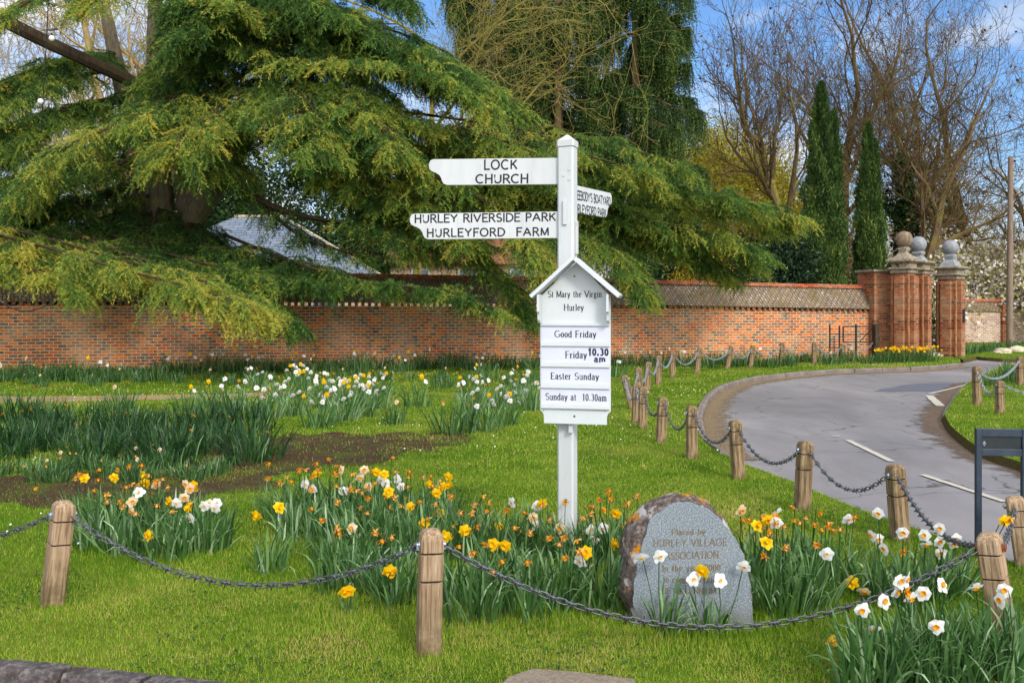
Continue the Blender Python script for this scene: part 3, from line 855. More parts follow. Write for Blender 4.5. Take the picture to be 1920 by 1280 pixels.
# pale stones on the far grass edge
def boulder(name, px, py, sx, sy, sz, label, seed, mat, group=None):
    p = G(px, py)
    mb = MB()
    rings = []
    for i in range(7):
        a = -0.5 + 2.05 * i / 6
        ring = []
        for k in range(14):
            t = 6.283 * k / 14
            q = Vector((math.cos(a) * math.cos(t), math.cos(a) * math.sin(t), math.sin(a)))
            q = q * (1 + 0.35 * mnoise.noise(q * 1.6 + Vector((seed * 3.7, seed, 0))))
            ring.append((q.x * sx, q.y * sy, q.z * sz))
        rings.append(ring)
    mb.rings(rings)
    o = mb.build(name, mat)
    o.location = p
    tag(o, label, 'stone', group)
for i, (px, py, sx, sz, lb) in enumerate(((1690, 671, .42, .1, 'flat pale stone slab on the grass, nearest the iron gate'), (1732, 669, .42, .22, 'rounded pale stone in front of the middle gate pier'),
                                          (1768, 668, .55, .16, 'long pale stone at the foot of the pier with the dark box'), (1880, 662, .36, .2, 'small pale stone on the far verge left of the telegraph pole foot'),
                                          (1908, 659, .42, .2, 'pale stone on the far verge below the telegraph pole'))):
    boulder('edge_stone', px, py, sx, .3, sz, lb, i + 1, MT['freestone'], 'pale stones along the far grass edge')

# ------------------------------------------------------------------ buildings behind the wall
def win(parent, x, z, wv, hv, y):
    mb = MB(); mb.box(x - wv / 2, x + wv / 2, y - 0.06, y + 0.02, z, z + hv)
    o = mb.build('window', MT['white'], parent)
    mb = MB(); mb.box(x - wv / 2 + .08, x + wv / 2 - .08, y - 0.075, y - 0.062, z + .08, z + hv - .08); mb.build('pane', MT['glass'], o)
c = U(455, 575, 40.0); c.z = 0
root = empty('slate_roofed_house', c, R(4))
tag(root, 'pale grey slate hipped roof of a house seen under the cedar boughs', 'house')
hw, ez, rz_ = 5.9, 3.1, 6.2
mb = MB(); mb.box(-hw, hw, 0, 9, -0.2, ez); mb.build('wall', MT['render'], root)
for x in (-3.5, 0.2, 3.6): win(root, x, 1.0, 1.2, 1.3, 0)
mb = MB()
e = 0.35
V4 = [(-hw - e, -e, ez), (hw + e, -e, ez), (hw + e, 9 + e, ez), (-hw - e, 9 + e, ez), (-1.4, 4.5, rz_), (1.0, 4.5, rz_)]
mb.add(V4, [(0, 1, 5, 4), (1, 2, 5), (2, 3, 4, 5), (3, 0, 4), (3, 2, 1, 0)])
rf = mb.build('roof', MT['slate'], root)
mb = MB(); mb.tube([(-1.4, 4.5, rz_), (1.0, 4.5, rz_)], .1, 6); mb.tube([(1.0, 4.5, rz_), (hw + e, -e, ez)], .07, 6); mb.build('hip_ridge', MT['freestone'], rf)
mb = MB(); mb.box(-.25, .25, 1.2, 1.7, 3.7, 4.6); mb.build('vent', MT['freestone'], rf)
c = U(900, 575, 44.0); c.z = 0
root = empty('tan_cottage', c, R(-3))
tag(root, 'low tan rendered cottage just visible above the wall behind the signpost', 'house')
mb = MB(); mb.box(-4.4, 4.4, 0, 6, -0.2, 3.9); mb.build('wall', MT['render'], root)
for x in (-2.9, -0.6, 1.9): win(root, x, 2.7, 0.9, 0.95, 0)
mb = MB()
mb.add([(-4.7, -.4, 3.85), (4.7, -.4, 3.85), (4.7, 3, 5.4), (-4.7, 3, 5.4), (4.7, 6.4, 3.85), (-4.7, 6.4, 3.85)], [(0, 1, 2, 3), (3, 2, 4, 5), (0, 3, 5), (1, 4, 2), (5, 4, 1, 0)])
mb.build('roof', MT['clay'], root)

# ------------------------------------------------------------------ bollards and chains
def bollard_mesh(dark=False):
    w = 0.058
    c = 0.012
    def oc(hw, z, ch=c):
        return [(-hw + ch, -hw, z), (hw - ch, -hw, z), (hw, -hw + ch, z), (hw, hw - ch, z), (hw - ch, hw, z), (-hw + ch, hw, z), (-hw, hw - ch, z), (-hw, -hw + ch, z)]
    prof = [(w, -0.1, 0), (w, .365, 0), (w - .007, .368, 1), (w - .007, .376, 1), (w, .379, 0), (w, .505, 0), (w - .007, .508, 1), (w - .007, .516, 1), (w, .519, 0), (w, .575, 0), (w * .93, .60, 0), (w * .75, .618, 0), (w * .45, .628, 0), (w * .15, .63, 0)]
    mb = MB()
    rings = [oc(p[0], p[1], c * p[0] / w) for p in prof]
    mis = [1 if prof[i][2] and prof[i + 1][2] else 0 for i in range(len(prof) - 1)]
    mb.rings(rings, mis=mis)
    return mb
BM, BM2 = None, None
BOL = {}
def bolt_parts(root, rust=False, far=False):
    for sx in (-1, 1):
        mb = MB()
        M = Matrix.Rotation(R(90 * sx), 4, 'Y')
        mb.lathe([(0.0, 0), (.022, 0), (.022, .006), (.014, .008), (.013, .016), (.006, .022), (.0, .023)], 12)
        mb.v = [tuple(M @ Vector(v) + Vector((sx * 0.058, 0, .548))) for v in mb.v]
        mb.box(sx * .058 if sx > 0 else -.075, .075 if sx > 0 else -.058, -.012, .012, .524, .544)
        mb.build('eye_bolt', MT['rust'] if rust else MT['bolt'], root, smooth=True)
BSPEC = [   # name, base px, top px, rz, dark, label
    ('B1', (97, 1133), (121, 938), 40, 0, 'leaning pale timber bollard by the left daffodil bed'),
    ('B2', (803, 1223), (809, 990), 14, 0, 'pale timber bollard with a green stain, in front of the signpost bed'),
    ('B3', (1884, 1200), (1852, 998), -38, 0, 'big leaning corner bollard with a rusty bolt by the white daffodils'),
    ('B4', (1922, 1062), (1902, 930), -25, 0, 'leaning bollard behind the right leg of the navy sign'),
    ('B5', (1688, 1012), (1678, 870), 12, 1, 'timber bollard at the road edge just left of the navy sign'),
    ('B6', (1504, 955), (1510, 826), 10, 1, 'timber bollard at the road edge behind the memorial stone'),
    ('B7', (1385, 897), (1378, 787), 8, 1, 'timber bollard at the road edge, next to the start of the kerb'),
    ('B8', (1297, 858), (1297, 760), 5, 1, 'timber bollard standing against the tight inner bend of the kerb'),
    ('B9', (1239, 829), (1243, 744), 5, 1, 'timber bollard with a free chain on each side, just short of the kerb bend'),
    ('B10', (1205, 803), (1206, 724), 0, 1, 'frontmost of the tight cluster of bollards right of the notice board'),
    ('B11', (1192, 793), (1194, 717), 0, 1, 'bollard tucked behind the front one of the tight cluster'),
    ('B12', (1186, 767), (1170, 703), 0, 1, 'bollard leaning sharply towards the notice board'),
    ('B13', (1199, 748), (1197, 689), 0, 1, 'far bollard directly above the tight cluster by the notice board'),
    ('B14', (1212, 735), (1216, 678), 0, 1, 'slightly tilted bollard at the far side of the tight cluster'),
    ('B15', (1234, 721), (1235, 666), 0, 1, 'first upright bollard of the row turning along the wall'),
    ('B16', (1261, 707), (1261, 658), 0, 1, 'second upright bollard of the row turning along the wall'),
    ('B17', (1306, 699), (1313, 651), 0, 1, 'far bollard tilting slightly right, before the strongly tilted one'),
    ('B18', (1363, 691), (1372, 649), 0, 1, 'most strongly tilted bollard of the far row by the wall'),
    ('B19', (1407, 688), (1412, 647), 0, 1, 'slightly tilted bollard right of the strongly tilted one'),
    ('B20', (1465, 683), (1467, 642), 0, 1, 'upright bollard midway along the far row by the wall'),
    ('B21', (1526, 682), (1527, 642), 0, 1, 'far bollard just left of the iron kissing gate'),
    ('B22', (1580, 677), (1581, 644), 0, 1, 'short far bollard in front of the iron kissing gate'),
    ('V1', (1832, 759), (1831, 686), 10, 1, 'bollard at the tip of the verge across the road'),
    ('V2', (1875, 775), (1874, 713), 10, 1, 'shorter bollard on the verge across the road, right of the tip one'),
    ('V3', (1912, 722), (1912, 668), 10, 1, 'bollard among the greenery at the back of the verge across the road'),
]
for key, bpx, tpx, rz, dark, label in BSPEC:
    if key[0] == 'V':
        b = G(bpx[0], bpx[1], 0.0)
    else:
        b = G(*bpx)
    t = U(tpx[0], tpx[1], b.y)
    ax = t - b
    root = empty('bollard', b)
    root.rotation_mode = 'QUATERNION'
    sideways = math.atan2(ax.x, ax.z)
    root.rotation_quaternion = Matrix.Rotation(sideways, 3, 'Y').to_quaternion() @ Matrix.Rotation(R(rz), 3, 'Z').to_quaternion()
    far = b.y > 16
    root.scale = (1.02, 1.02, ax.length / 0.63) if not far else (1.1, 1.1, ax.length / 0.63)
    tag(root, label, 'bollard', 'timber bollards joined by chains')
    mm = bollard_mesh().build('post', [MT['timber_dark' if dark else 'timber'], MT['groove']], root)
    if not far: bolt_parts(root, key == 'B3')
    bpy.context.view_layer.update()
    MW = root.matrix_world
    BOL[key] = (MW @ Vector((0, 0, .535)), b)

def chain(a, b, sag, label, pitch=0.050, r=0.0044, lw=0.0135, nseg=10, nside=5, spikes=True, mat='chain', name='chain'):
    n0 = 60
    pts = [a.lerp(b, i / n0) + Vector((0, 0, -4 * sag * (i / n0) * (1 - i / n0))) for i in range(n0 + 1)]
    L = [0.0]
    for i in range(n0): L.append(L[-1] + (pts[i + 1] - pts[i]).length)
    P = np.array([tuple(p) for p in pts])
    cnt = max(3, int(L[-1] / pitch))
    ss = (np.arange(cnt) + 0.5) * L[-1] / cnt
    C_ = np.stack([np.interp(ss, L, P[:, k]) for k in range(3)], 1)
    e = 1e-2
    T = np.stack([np.interp(ss + e, L, P[:, k]) - np.interp(ss - e, L, P[:, k]) for k in range(3)], 1)
    T /= np.linalg.norm(T, axis=1, keepdims=True) + 1e-9
    side = np.cross(T, [0, 0, 1.0]); side /= np.linalg.norm(side, axis=1, keepdims=True) + 1e-9
    up = np.cross(side, T)
    hl = pitch * 0.66
    mb = MB()
    for i in range(cnt):
        ang = (i % 2) * 1.57 + 0.6 + 0.15 * math.sin(i * 2.3)
        u = side[i] * math.cos(ang) + up[i] * math.sin(ang)
        v = -side[i] * math.sin(ang) + up[i] * math.cos(ang)
        ring = []
        for k in range(nseg):
            q = 6.28319 * k / nseg
            cq, sq_ = math.cos(q), math.sin(q)
            xx = hl * np.sign(cq) * abs(cq) ** 0.6
            yy = lw * np.sign(sq_) * abs(sq_) ** 0.8
            cen = C_[i] + T[i] * xx + u * yy
            rad = (T[i] * cq + u * sq_)
            ring.append([tuple(cen + (rad * math.cos(6.28319 * j / nside) + v * math.sin(6.28319 * j / nside)) * r) for j in range(nside)])
        b0 = len(mb.v)
        for rg in ring:
            mb.v += rg; mb.a += [0.0] * nside
        for k in range(nseg):
            k2 = (k + 1) % nseg
            for j in range(nside):
                j2 = (j + 1) % nside
                mb.f.append((b0 + k * nside + j, b0 + k2 * nside + j, b0 + k2 * nside + j2, b0 + k * nside + j2)); mb.mi.append(0)
        if spikes and i % 2 == 0:
            for q in range(4):
                an = q * 1.5708 + 0.5
                dr = side[i] * math.cos(an) + up[i] * math.sin(an)
                base = C_[i]
                tip = base + dr * 0.034
                s2 = np.cross(T[i], dr) * 0.010
                tt = T[i] * 0.010
                mb.add([tuple(base + s2), tuple(base + tt), tuple(base - s2), tuple(base - tt), tuple(tip)], [(0, 1, 4), (1, 2, 4), (2, 3, 4), (3, 0, 4)])
    org = a
    o = mb.build(name, MT[mat], org=org, smooth=True, angle=0)
    o.location = org
    tag(o, label, 'chain', 'chains slung between the bollards')
def off(p, q, k=0.075):
    d = (q - p); d.z = 0
    return p + d.normalized() * k
def span(k1, k2, sag, label, **kw):
    a, b = BOL[k1][0], BOL[k2][0]
    chain(off(a, b), off(b, a), sag, label, **kw)
# off-frame continuation on the left ends at a bollard of the same kind
b0 = BOL['B1'][1] + Vector((-2.35, 0.25, 0))
root = empty('bollard', b0, R(30)); tag(root, 'timber bollard beyond the leaning one, further along the verge', 'bollard', 'timber bollards joined by chains')
bollard_mesh().build('post', [MT['timber'], MT['groove']], root); bolt_parts(root)
BOL['B0'] = (b0 + Vector((0, 0, .535)), b0)
span('B0', 'B1', 0.26, 'spiked chain running left from the leaning bollard')
span('B1', 'B2', 0.30, 'spiked chain slung between the leaning bollard and the green-stained one')
span('B2', 'B3', 0.42, 'longest spiked chain, sagging low in front of the memorial stone')
span('B3', 'B5', 0.15, 'spiked chain from the corner bollard to the one left of the navy sign')
span('B3', 'B4', 0.10, 'short chain between the corner bollard and the one behind the navy sign')
span('B5', 'B6', 0.22, 'spiked chain at the road edge above the right-hand daffodils')
span('B6', 'B7', 0.22, 'spiked chain at the road edge right of the memorial stone top')
span('B7', 'B8', 0.24, 'chain hanging across the start of the kerb', nseg=8, nside=4)
span('B8', 'B9', 0.26, 'chain hanging beside the inner bend of the kerb', nseg=8, nside=4)
span('B9', 'B10', 0.24, 'chain hanging from the front of the tight bollard cluster', nseg=8, nside=4)
for k1, k2, sg, lb in (('B10', 'B11', .2, 'chain inside the tight cluster of bollards, front'), ('B11', 'B12', .25, 'chain hanging onto the sharply leaning bollard'),
                       ('B12', 'B13', .25, 'chain behind the sharply leaning bollard'), ('B13', 'B14', .25, 'chain at the back of the tight bollard cluster'),
                       ('B14', 'B15', .25, 'chain between the tight cluster and the first upright far bollard'), ('B15', 'B16', .25, 'chain between the two upright bollards of the turning row')):
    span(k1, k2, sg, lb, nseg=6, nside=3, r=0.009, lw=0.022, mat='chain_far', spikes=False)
for k1, k2, sg, lb in (('B16', 'B17', .3, 'far chain hanging left of the slightly tilted bollard'), ('B17', 'B18', .26, 'far chain hanging left of the strongly tilted bollard'),
                       ('B18', 'B19', .26, 'far chain hanging right of the strongly tilted bollard'), ('B19', 'B20', .26, 'far chain hanging left of the midway upright bollard'),
                       ('B20', 'B21', .28, 'far chain hanging right of the midway upright bollard'), ('B21', 'B22', .26, 'far chain hanging across the left half of the iron gate'),
                       ('V1', 'V2', .25, 'chain on the verge across the road'), ('V1', 'V3', .25, 'chain at the back of the verge across the road')):
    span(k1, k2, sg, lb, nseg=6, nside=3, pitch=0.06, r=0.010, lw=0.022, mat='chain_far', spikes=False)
gp = G(1642, 677) + Vector((-.09, 0, .62))
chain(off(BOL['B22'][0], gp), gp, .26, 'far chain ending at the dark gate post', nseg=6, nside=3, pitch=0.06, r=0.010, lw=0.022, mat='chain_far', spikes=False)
vp = BOL['V2'][1] + Vector((1.6, -.2, .5))
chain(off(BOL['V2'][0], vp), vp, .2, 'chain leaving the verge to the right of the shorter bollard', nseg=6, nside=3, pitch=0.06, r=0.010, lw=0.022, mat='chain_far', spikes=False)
root = empty('bollard', vp - Vector((-.06, 0, .5)), R(10)); tag(root, 'bollard at the end of the verge chain beyond the shorter one', 'bollard', 'timber bollards joined by chains')
bollard_mesh().build('post', [MT['timber_dark'], MT['groove']], root)

# ------------------------------------------------------------------ lettering (pen strokes on a cap height of 1)
def arc(cx, cy, rx, ry, a0, a1, n=None):
    n = n or max(4, int(abs(a1 - a0) / 22))
    return [(cx + rx * math.cos(R(a0 + (a1 - a0) * i / n)), cy + ry * math.sin(R(a0 + (a1 - a0) * i / n))) for i in range(n + 1)]
GL = {
 'A': (.86, [[(0, 0), (.43, 1)], [(.43, 1), (.86, 0)], [(.16, .35), (.70, .35)]]),
 'B': (.66, [[(.06, 0), (.06, 1)], [(.06, 1), (.34, 1)] + arc(.34, .76, .26, .24, 90, -90) + [(.06, .52)], [(.34, .52)] + arc(.36, .26, .3, .26, 90, -90) + [(.06, 0)]]),
 'C': (.8, [arc(.45, .5, .45, .5, 48, 312)]),
 'D': (.80, [[(.06, 0), (.06, 1)], [(.06, 1), (.3, 1)] + arc(.3, .5, .5, .5, 90, -90) + [(.06, 0)]]),
 'E': (.6, [[(.06, 0), (.06, 1)], [(.06, 1), (.6, 1)], [(.06, .52), (.5, .52)], [(.06, 0), (.6, 0)]]),
 'F': (.58, [[(.06, 0), (.06, 1)], [(.06, 1), (.58, 1)], [(.06, .52), (.48, .52)]]),
 'G': (.88, [arc(.45, .5, .45, .5, 48, 330) + [(.86, .42)], [(.52, .42), (.88, .42)]]),
 'H': (.76, [[(.06, 0), (.06, 1)], [(.70, 0), (.70, 1)], [(.06, .52), (.70, .52)]]),
 'I': (.14, [[(.07, 0), (.07, 1)]]),
 'K': (.72, [[(.06, 0), (.06, 1)], [(.66, 1), (.08, .42)], [(.26, .6), (.72, 0)]]),
 'L': (.56, [[(.06, 1), (.06, 0)], [(.06, 0), (.56, 0)]]),
 'M': (.92, [[(.06, 0), (.08, 1)], [(.08, 1), (.46, .05)], [(.46, .05), (.84, 1)], [(.84, 1), (.88, 0)]]),
 'N': (.78, [[(.06, 0), (.06, 1)], [(.06, 1), (.72, 0)], [(.72, 0), (.72, 1)]]),
 'O': (.92, [arc(.46, .5, .45, .5, 90, 450)]),
 'P': (.62, [[(.06, 0), (.06, 1)], [(.06, 1), (.32, 1)] + arc(.34, .74, .27, .26, 90, -90) + [(.06, .48)]]),
 'R': (.70, [[(.06, 0), (.06, 1)], [(.06, 1), (.32, 1)] + arc(.34, .75, .27, .25, 90, -90) + [(.06, .5)], [(.34, .5), (.70, 0)]]),
 'S': (.62, [arc(.31, .75, .26, .25, 30, 270) + arc(.31, .25, .29, .25, 90, -150)[1:]]),
 'T': (.74, [[(.37, 0), (.37, 1)], [(0, 1), (.74, 1)]]),
 'U': (.76, [[(.06, 1), (.06, .34)] + arc(.38, .34, .32, .34, 180, 360) + [(.70, 1)]]),
 'V': (.84, [[(0, 1), (.42, 0)], [(.42, 0), (.84, 1)]]),
 'W': (1.1, [[(0, 1), (.28, 0)], [(.28, 0), (.55, 1)], [(.55, 1), (.82, 0)], [(.82, 0), (1.1, 1)]]),
 'Y': (.80, [[(0, 1), (.40, .48)], [(.80, 1), (.40, .48)], [(.40, .48), (.40, 0)]]),
 "'": (.12, [[(.06, 1), (.06, .8)]]),
 '.': (.2, [[(.1, -.01), (.1, .13)]]),
 'a': (.46, [[(.05, .52)] + arc(.2, .5, .15, .17, 140, 0) + [(.35, .1), (.40, .01), (.47, .05)], arc(.2, .19, .17, .19, 60, 330)]),
 'b': (.52, [[(.09, 1), (.09, .02)], arc(.27, .33, .2, .33, 140, -140)]),
 'c': (.44, [arc(.25, .33, .21, .33, 45, 315)]),
 'd': (.54, [arc(.24, .33, .2, .33, 40, 320), [(.43, 1), (.43, .0)], [(.43, .0), (.52, .02)]]),
 'e': (.46, [[(.05, .38), (.42, .38)], arc(.24, .34, .19, .32, 8, 320)]),
 'g': (.48, [arc(.22, .45, .16, .22, 90, 450), [(.34, .60), (.47, .64)], [(.14, .26), (.10, .16), (.3, .08), (.4, .0)] + arc(.23, -.1, .19, .15, 20, -200) + [(.14, .06)]]),
 'h': (.54, [[(.09, 1), (.09, 0)], [(.09, .46)] + arc(.28, .46, .16, .2, 150, 0) + [(.44, 0)]]),
 'i': (.2, [[(.10, .66), (.10, 0)], [(.10, .97), (.10, .86)]]),
 'k': (.52, [[(.09, 1), (.09, 0)], [(.42, .66), (.1, .28)], [(.2, .38), (.48, 0)]]),
 'l': (.2, [[(.10, 1), (.10, 0)]]),
 'm': (.82, [[(.09, .66), (.09, 0)], [(.09, .46)] + arc(.26, .46, .14, .2, 150, 0) + [(.40, 0)], [(.40, .46)] + arc(.57, .46, .14, .2, 150, 0) + [(.72, 0)]]),
 'n': (.54, [[(.09, .66), (.09, 0)], [(.09, .46)] + arc(.28, .46, .16, .2, 150, 0) + [(.44, 0)]]),
 'o': (.48, [arc(.24, .33, .2, .33, 90, 450)]),
 'p': (.52, [[(.09, .66), (.09, -.3)], arc(.27, .33, .2, .33, 140, -140)]),
 'r': (.36, [[(.09, .66), (.09, 0)], [(.09, .44)] + arc(.25, .46, .13, .19, 150, 60)]),
 's': (.38, [arc(.19, .5, .14, .16, 40, 270) + arc(.19, .17, .15, .17, 90, -140)[1:]]),
 't': (.30, [[(.13, .86), (.13, .12), (.2, .02), (.3, .06)], [(.02, .64), (.28, .64)]]),
 'u': (.54, [[(.09, .66), (.09, .18)] + arc(.26, .2, .17, .2, 180, 330) + [(.43, .2)], [(.43, .66), (.43, .0)]]),
 'y': (.5, [[(.03, .66), (.25, .02)], [(.46, .66), (.25, .02), (.17, -.22), (.05, -.26)]]),
 '0': (.5, [arc(.25, .5, .2, .5, 90, 450)]),
 '1': (.42, [[(.24, 0), (.24, 1)], [(.24, 1), (.1, .86)]]),
 '2': (.5, [arc(.24, .74, .19, .26, 160, -20) + [(.06, .02)], [(.06, .02), (.46, .02)]]),
 '3': (.5, [arc(.23, .76, .18, .24, 140, -90), arc(.23, .26, .21, .26, 90, -140)]),
 ' ': (.36, []),
}
def strip(mb, pts, wf, X, depth):
    """Mitred flat ribbon along pts; X maps (x, z, y) to a vertex."""
    n = len(pts)
    if n < 2: return
    N, W = [], []
    for i in range(n - 1):
        dx, dy = pts[i + 1][0] - pts[i][0], pts[i + 1][1] - pts[i][1]
        L = math.hypot(dx, dy) or 1e-6
        N.append((-dy / L, dx / L)); W.append(wf(abs(dy) / L))
    vs = []
    for i in range(n):
        a, b = N[max(i - 1, 0)], N[min(i, n - 2)]
        nx, ny = a[0] + b[0], a[1] + b[1]
        L = math.hypot(nx, ny) or 1.0
        nx, ny = nx / L, ny / L
        wv = (W[max(i - 1, 0)] + W[min(i, n - 2)]) / 4 / max(0.5, a[0] * nx + a[1] * ny)
        vs += [X(pts[i][0] + nx * wv, pts[i][1] + ny * wv, depth), X(pts[i][0] - nx * wv, pts[i][1] - ny * wv, depth)]
    mb.add(vs, [(2 * i, 2 * i + 1, 2 * i + 3, 2 * i + 2) for i in range(n - 1)])

CNT = [0]
def write(mb, text, x0, x1, z, h, y, thick=0.15, thin=None, serif=0.0, track=0.2, slope=0.0):
    """Text fitted between x0 and x1 on the baseline z with cap height h, lying in the plane y (front = -Y)."""
    thin = thick if thin is None else thin
    tot = sum(GL[c][0] + track for c in text) - track
    sx = (x1 - x0) / tot
    cur = 0.0
    for c in text:
        wv, strokes = GL[c]
        wf = lambda q: thin + (thick - thin) * q ** 1.5
        X = lambda px, pz, dd, cur=cur: (x0 + (cur + px) * sx, y - dd, z + pz * h + (cur + px) * sx * slope)
        for st in strokes:
            CNT[0] += 1
            # widths are kept even although x is fitted: scale the ribbon in stroke space
            pts = st
            if thin == thick and len(pts) == 2:
                (ax, ay), (bx, by) = pts
                L = math.hypot(bx - ax, by - ay) or 1
                ex, ey = (bx - ax) / L * thick * .5, (by - ay) / L * thick * .5
                if c not in 'AVMYNKW': pts = [(ax - ex, ay - ey), (bx + ex, by + ey)]
            strip(mb, pts, wf, X, (CNT[0] % 9) * 0.00006)
            if serif:
                for (p, q) in ((st[0], st[1]), (st[-1], st[-2])):
                    dx, dy = q[0] - p[0], q[1] - p[1]
                    if abs(dy) > 0.28 and abs(dx) < 0.6 * abs(dy) and (abs(p[1]) < .05 or p[1] > 0.6 or p[1] < -.2):
                        lo = c.islower() and p[1] > 0.5
                        CNT[0] += 1
                        strip(mb, [(p[0] - serif, p[1]), (p[0] + (serif * .2 if lo else serif), p[1])], lambda q: 0.06, X, (CNT[0] % 9) * 0.00006 + 0.0006)
        cur += wv + track

# ------------------------------------------------------------------ finger post
SD = 6.58
SP = Vector(((1064 - CX) / F * SD, SD, 0))
post = empty('signpost', SP)
tag(post, 'tall white wooden finger post with three direction arms among the daffodils', 'signpost')
pr = empty('pole', (0, 0, 0))
mb = MB()
hw, ch = 0.06, 0.012
def oct_(h, z, c):
    return [(-h + c, -h, z), (h - c, -h, z), (h, -h + c, z), (h, h - c, z), (h - c, h, z), (-h + c, h, z), (-h, h - c, z), (-h, -h + c, z)]
mb.rings([oct_(.06, -.2, .012), oct_(.06, 0.85, .012), oct_(.06, 2.95, .012)])
RP = Matrix.Rotation(R(-20), 4, 'Z')
mb.v = [tuple(RP @ Vector(v)) for v in mb.v]
bpy.data.objects.remove(pr)
mb.build('pole', MT['white'], post)
mb = MB(); mb.rings([oct_(.06, 2.952, .012), oct_(.066, 2.956, .012), oct_(.066, 3.0, .012), oct_(.06, 3.004, .012), oct_(.008, 3.045, .003)])
mb.v = [tuple(RP @ Vector(v)) for v in mb.v]
mb.build('finial_cap', MT['white_worn'], post)
mb = MB(); mb.box(-.013, .013, -.078, -.061, 2.39, 2.565); mb.v = [tuple(RP @ Vector(v)) for v in mb.v]; mb.build('tenon_block', MT['white'], post, bevel=0.003)
mb = MB(); mb.box(.061, .078, -.015, .02, 2.18, 2.42); mb.v = [tuple(RP @ Vector(v)) for v in mb.v]; mb.build('tenon_block', MT['white_worn'], post, bevel=0.003)
for x, z in ((-.012, 2.745), (.03, 2.715), (.03, 2.785)):
    mb = MB()
    mb.lathe([(0, 0), (.011, 0), (.010, .003), (0, .003)], 10)
    mb.v = [tuple(RP @ Vector((v[0] + x, -.0605 - v[2], v[1] + z))) for v in mb.v]
    mb.build('dowel', MT['white_worn'], post)

def arm(py_top, py_bot, tip_px, theta, lines, flip=False, tilt=0.0, lab=None):
    th = R(theta)
    ux, uy = (math.cos(th), math.sin(th)) if flip else (-math.cos(th), -math.sin(th))
    def s_of(px):
        k = (px - CX) / F
        return (k * SP.y - SP.x) / (ux - k * uy)
    L = s_of(tip_px)
    r = lambda s, py: H + (HZ - py) / F * (SP.y + uy * s)
    if not flip:
        zt, zb = r(L * .5, py_top), r(L * .5, py_bot)
    else:
        zt, zb = r(L * .7, py_top), r(L * .7, py_bot)
    hh = zt - zb
    tip = [(0.034, 1.0), (.012, .96), (0.002, .84), (0, .72), (.008, .60), (.026, .53), (.055, .47), (.082, .38), (.096, .26), (.102, .15), (.116, .05), (.14, 0)]
    out = [(L - x, zb + z * hh) for x, z in tip]
    sgn_ = 1 if flip else -1
    o2 = [(sgn_ * x, z) for x, z in out] + [(sgn_ * 0.045, zb), (sgn_ * 0.045, zt)]
    area = sum(o2[i][0] * o2[(i + 1) % len(o2)][1] - o2[(i + 1) % len(o2)][0] * o2[i][1] for i in range(len(o2)))
    if area < 0: o2.reverse()
    mb = MB(); mb.prism(o2, -.016, .016)
    o = mb.build('direction_arm', MT['white'], post, bevel=0.003)
    o.rotation_euler = (0, tilt, th)
    if lab: o['label'] = lab
    lm = MB()
    for text, p0, p1, base, cap, tr in lines:
        sa, sb = sgn_ * s_of(p0), sgn_ * s_of(p1)
        sm = abs(sa + sb) / 2
        zb_ = r(sm, base)
        hcap = cap / F * (SP.y + uy * sm)
        write(lm, text, min(sa, sb), max(sa, sb), zb_, hcap, -.0168, thick=.185, track=tr)
    lo = lm.build('lettering', MT['black'], o)
    return o
arm(300, 349, 795, -9, [('LOCK', 899, 960, 320, 17, .26), ('CHURCH', 884, 981, 345.5, 15.5, .2)], tilt=R(0.8), lab='upper arm reading LOCK CHURCH')
arm(399, 448, 769, -8, [('HURLEY RIVERSIDE PARK', 779, 1042, 416, 14.5, .2), ('HURLEYFORD  FARM', 802, 1029, 443, 14.5, .24)], lab='lower arm with HURLEY RIVERSIDE PARK')
a3 = arm(363, 411, 1150, 62, [("FREEBODY'S BOATYARD", 1078, 1147, 384, 15, .16), ('HURLEYFORD PARK', 1077, 1139, 407, 15, .16)], flip=True, tilt=R(-1.5), lab='side arm with the boatyard wording pointing away')

# church notice board
ND = 6.43
nb = empty('notice_board', Vector(((1078 - CX) / F * ND, ND, 0)), R(-13))
tag(nb, 'white house-shaped church notice board fixed to the signpost', 'notice board')
nk = F / ND
bx = lambda px: (px - 1078) / nk / math.cos(R(13))
bz = lambda py: H + (HZ - py) / nk
mb = MB()
o2 = [(bx(1020), bz(795)), (bx(1136), bz(795)), (bx(1136), bz(781)), (bx(1138), bz(775)), (bx(1143), bz(770)), (bx(1143), bz(556)), (bx(1082), bz(490)), (bx(1013), bz(556)), (bx(1013), bz(770)), (bx(1018), bz(775)), (bx(1020), bz(781))]
mb.prism(o2, 0.0, 0.025)
mb.build('backboard', MT['board_white'], nb, bevel=0.003)
def roof_slab(x0, z0, x1, z1):
    t = Vector((x1 - x0, 0, z1 - z0)).normalized()
    n = Vector((-t.z, 0, t.x))
    if n.z < 0: n = -n
    mb = MB()
    q = [(x0, z0), (x1, z1), (x1 + n.x * .026, z1 + n.z * .026), (x0 + n.x * .026, z0 + n.z * .026)]
    ar = sum(q[i][0] * q[(i + 1) % 4][1] - q[(i + 1) % 4][0] * q[i][1] for i in range(4))
    if ar < 0: q.reverse()
    mb.prism(q, -.135, .03)
    return mb.build('roof_slope', MT['board_white'], nb, bevel=0.002)
ap = (bx(1080), bz(489))
roof_slab(bx(1004), bz(559), ap[0], ap[1])
roof_slab(ap[0] + .001, ap[1], bx(1160), bz(559))
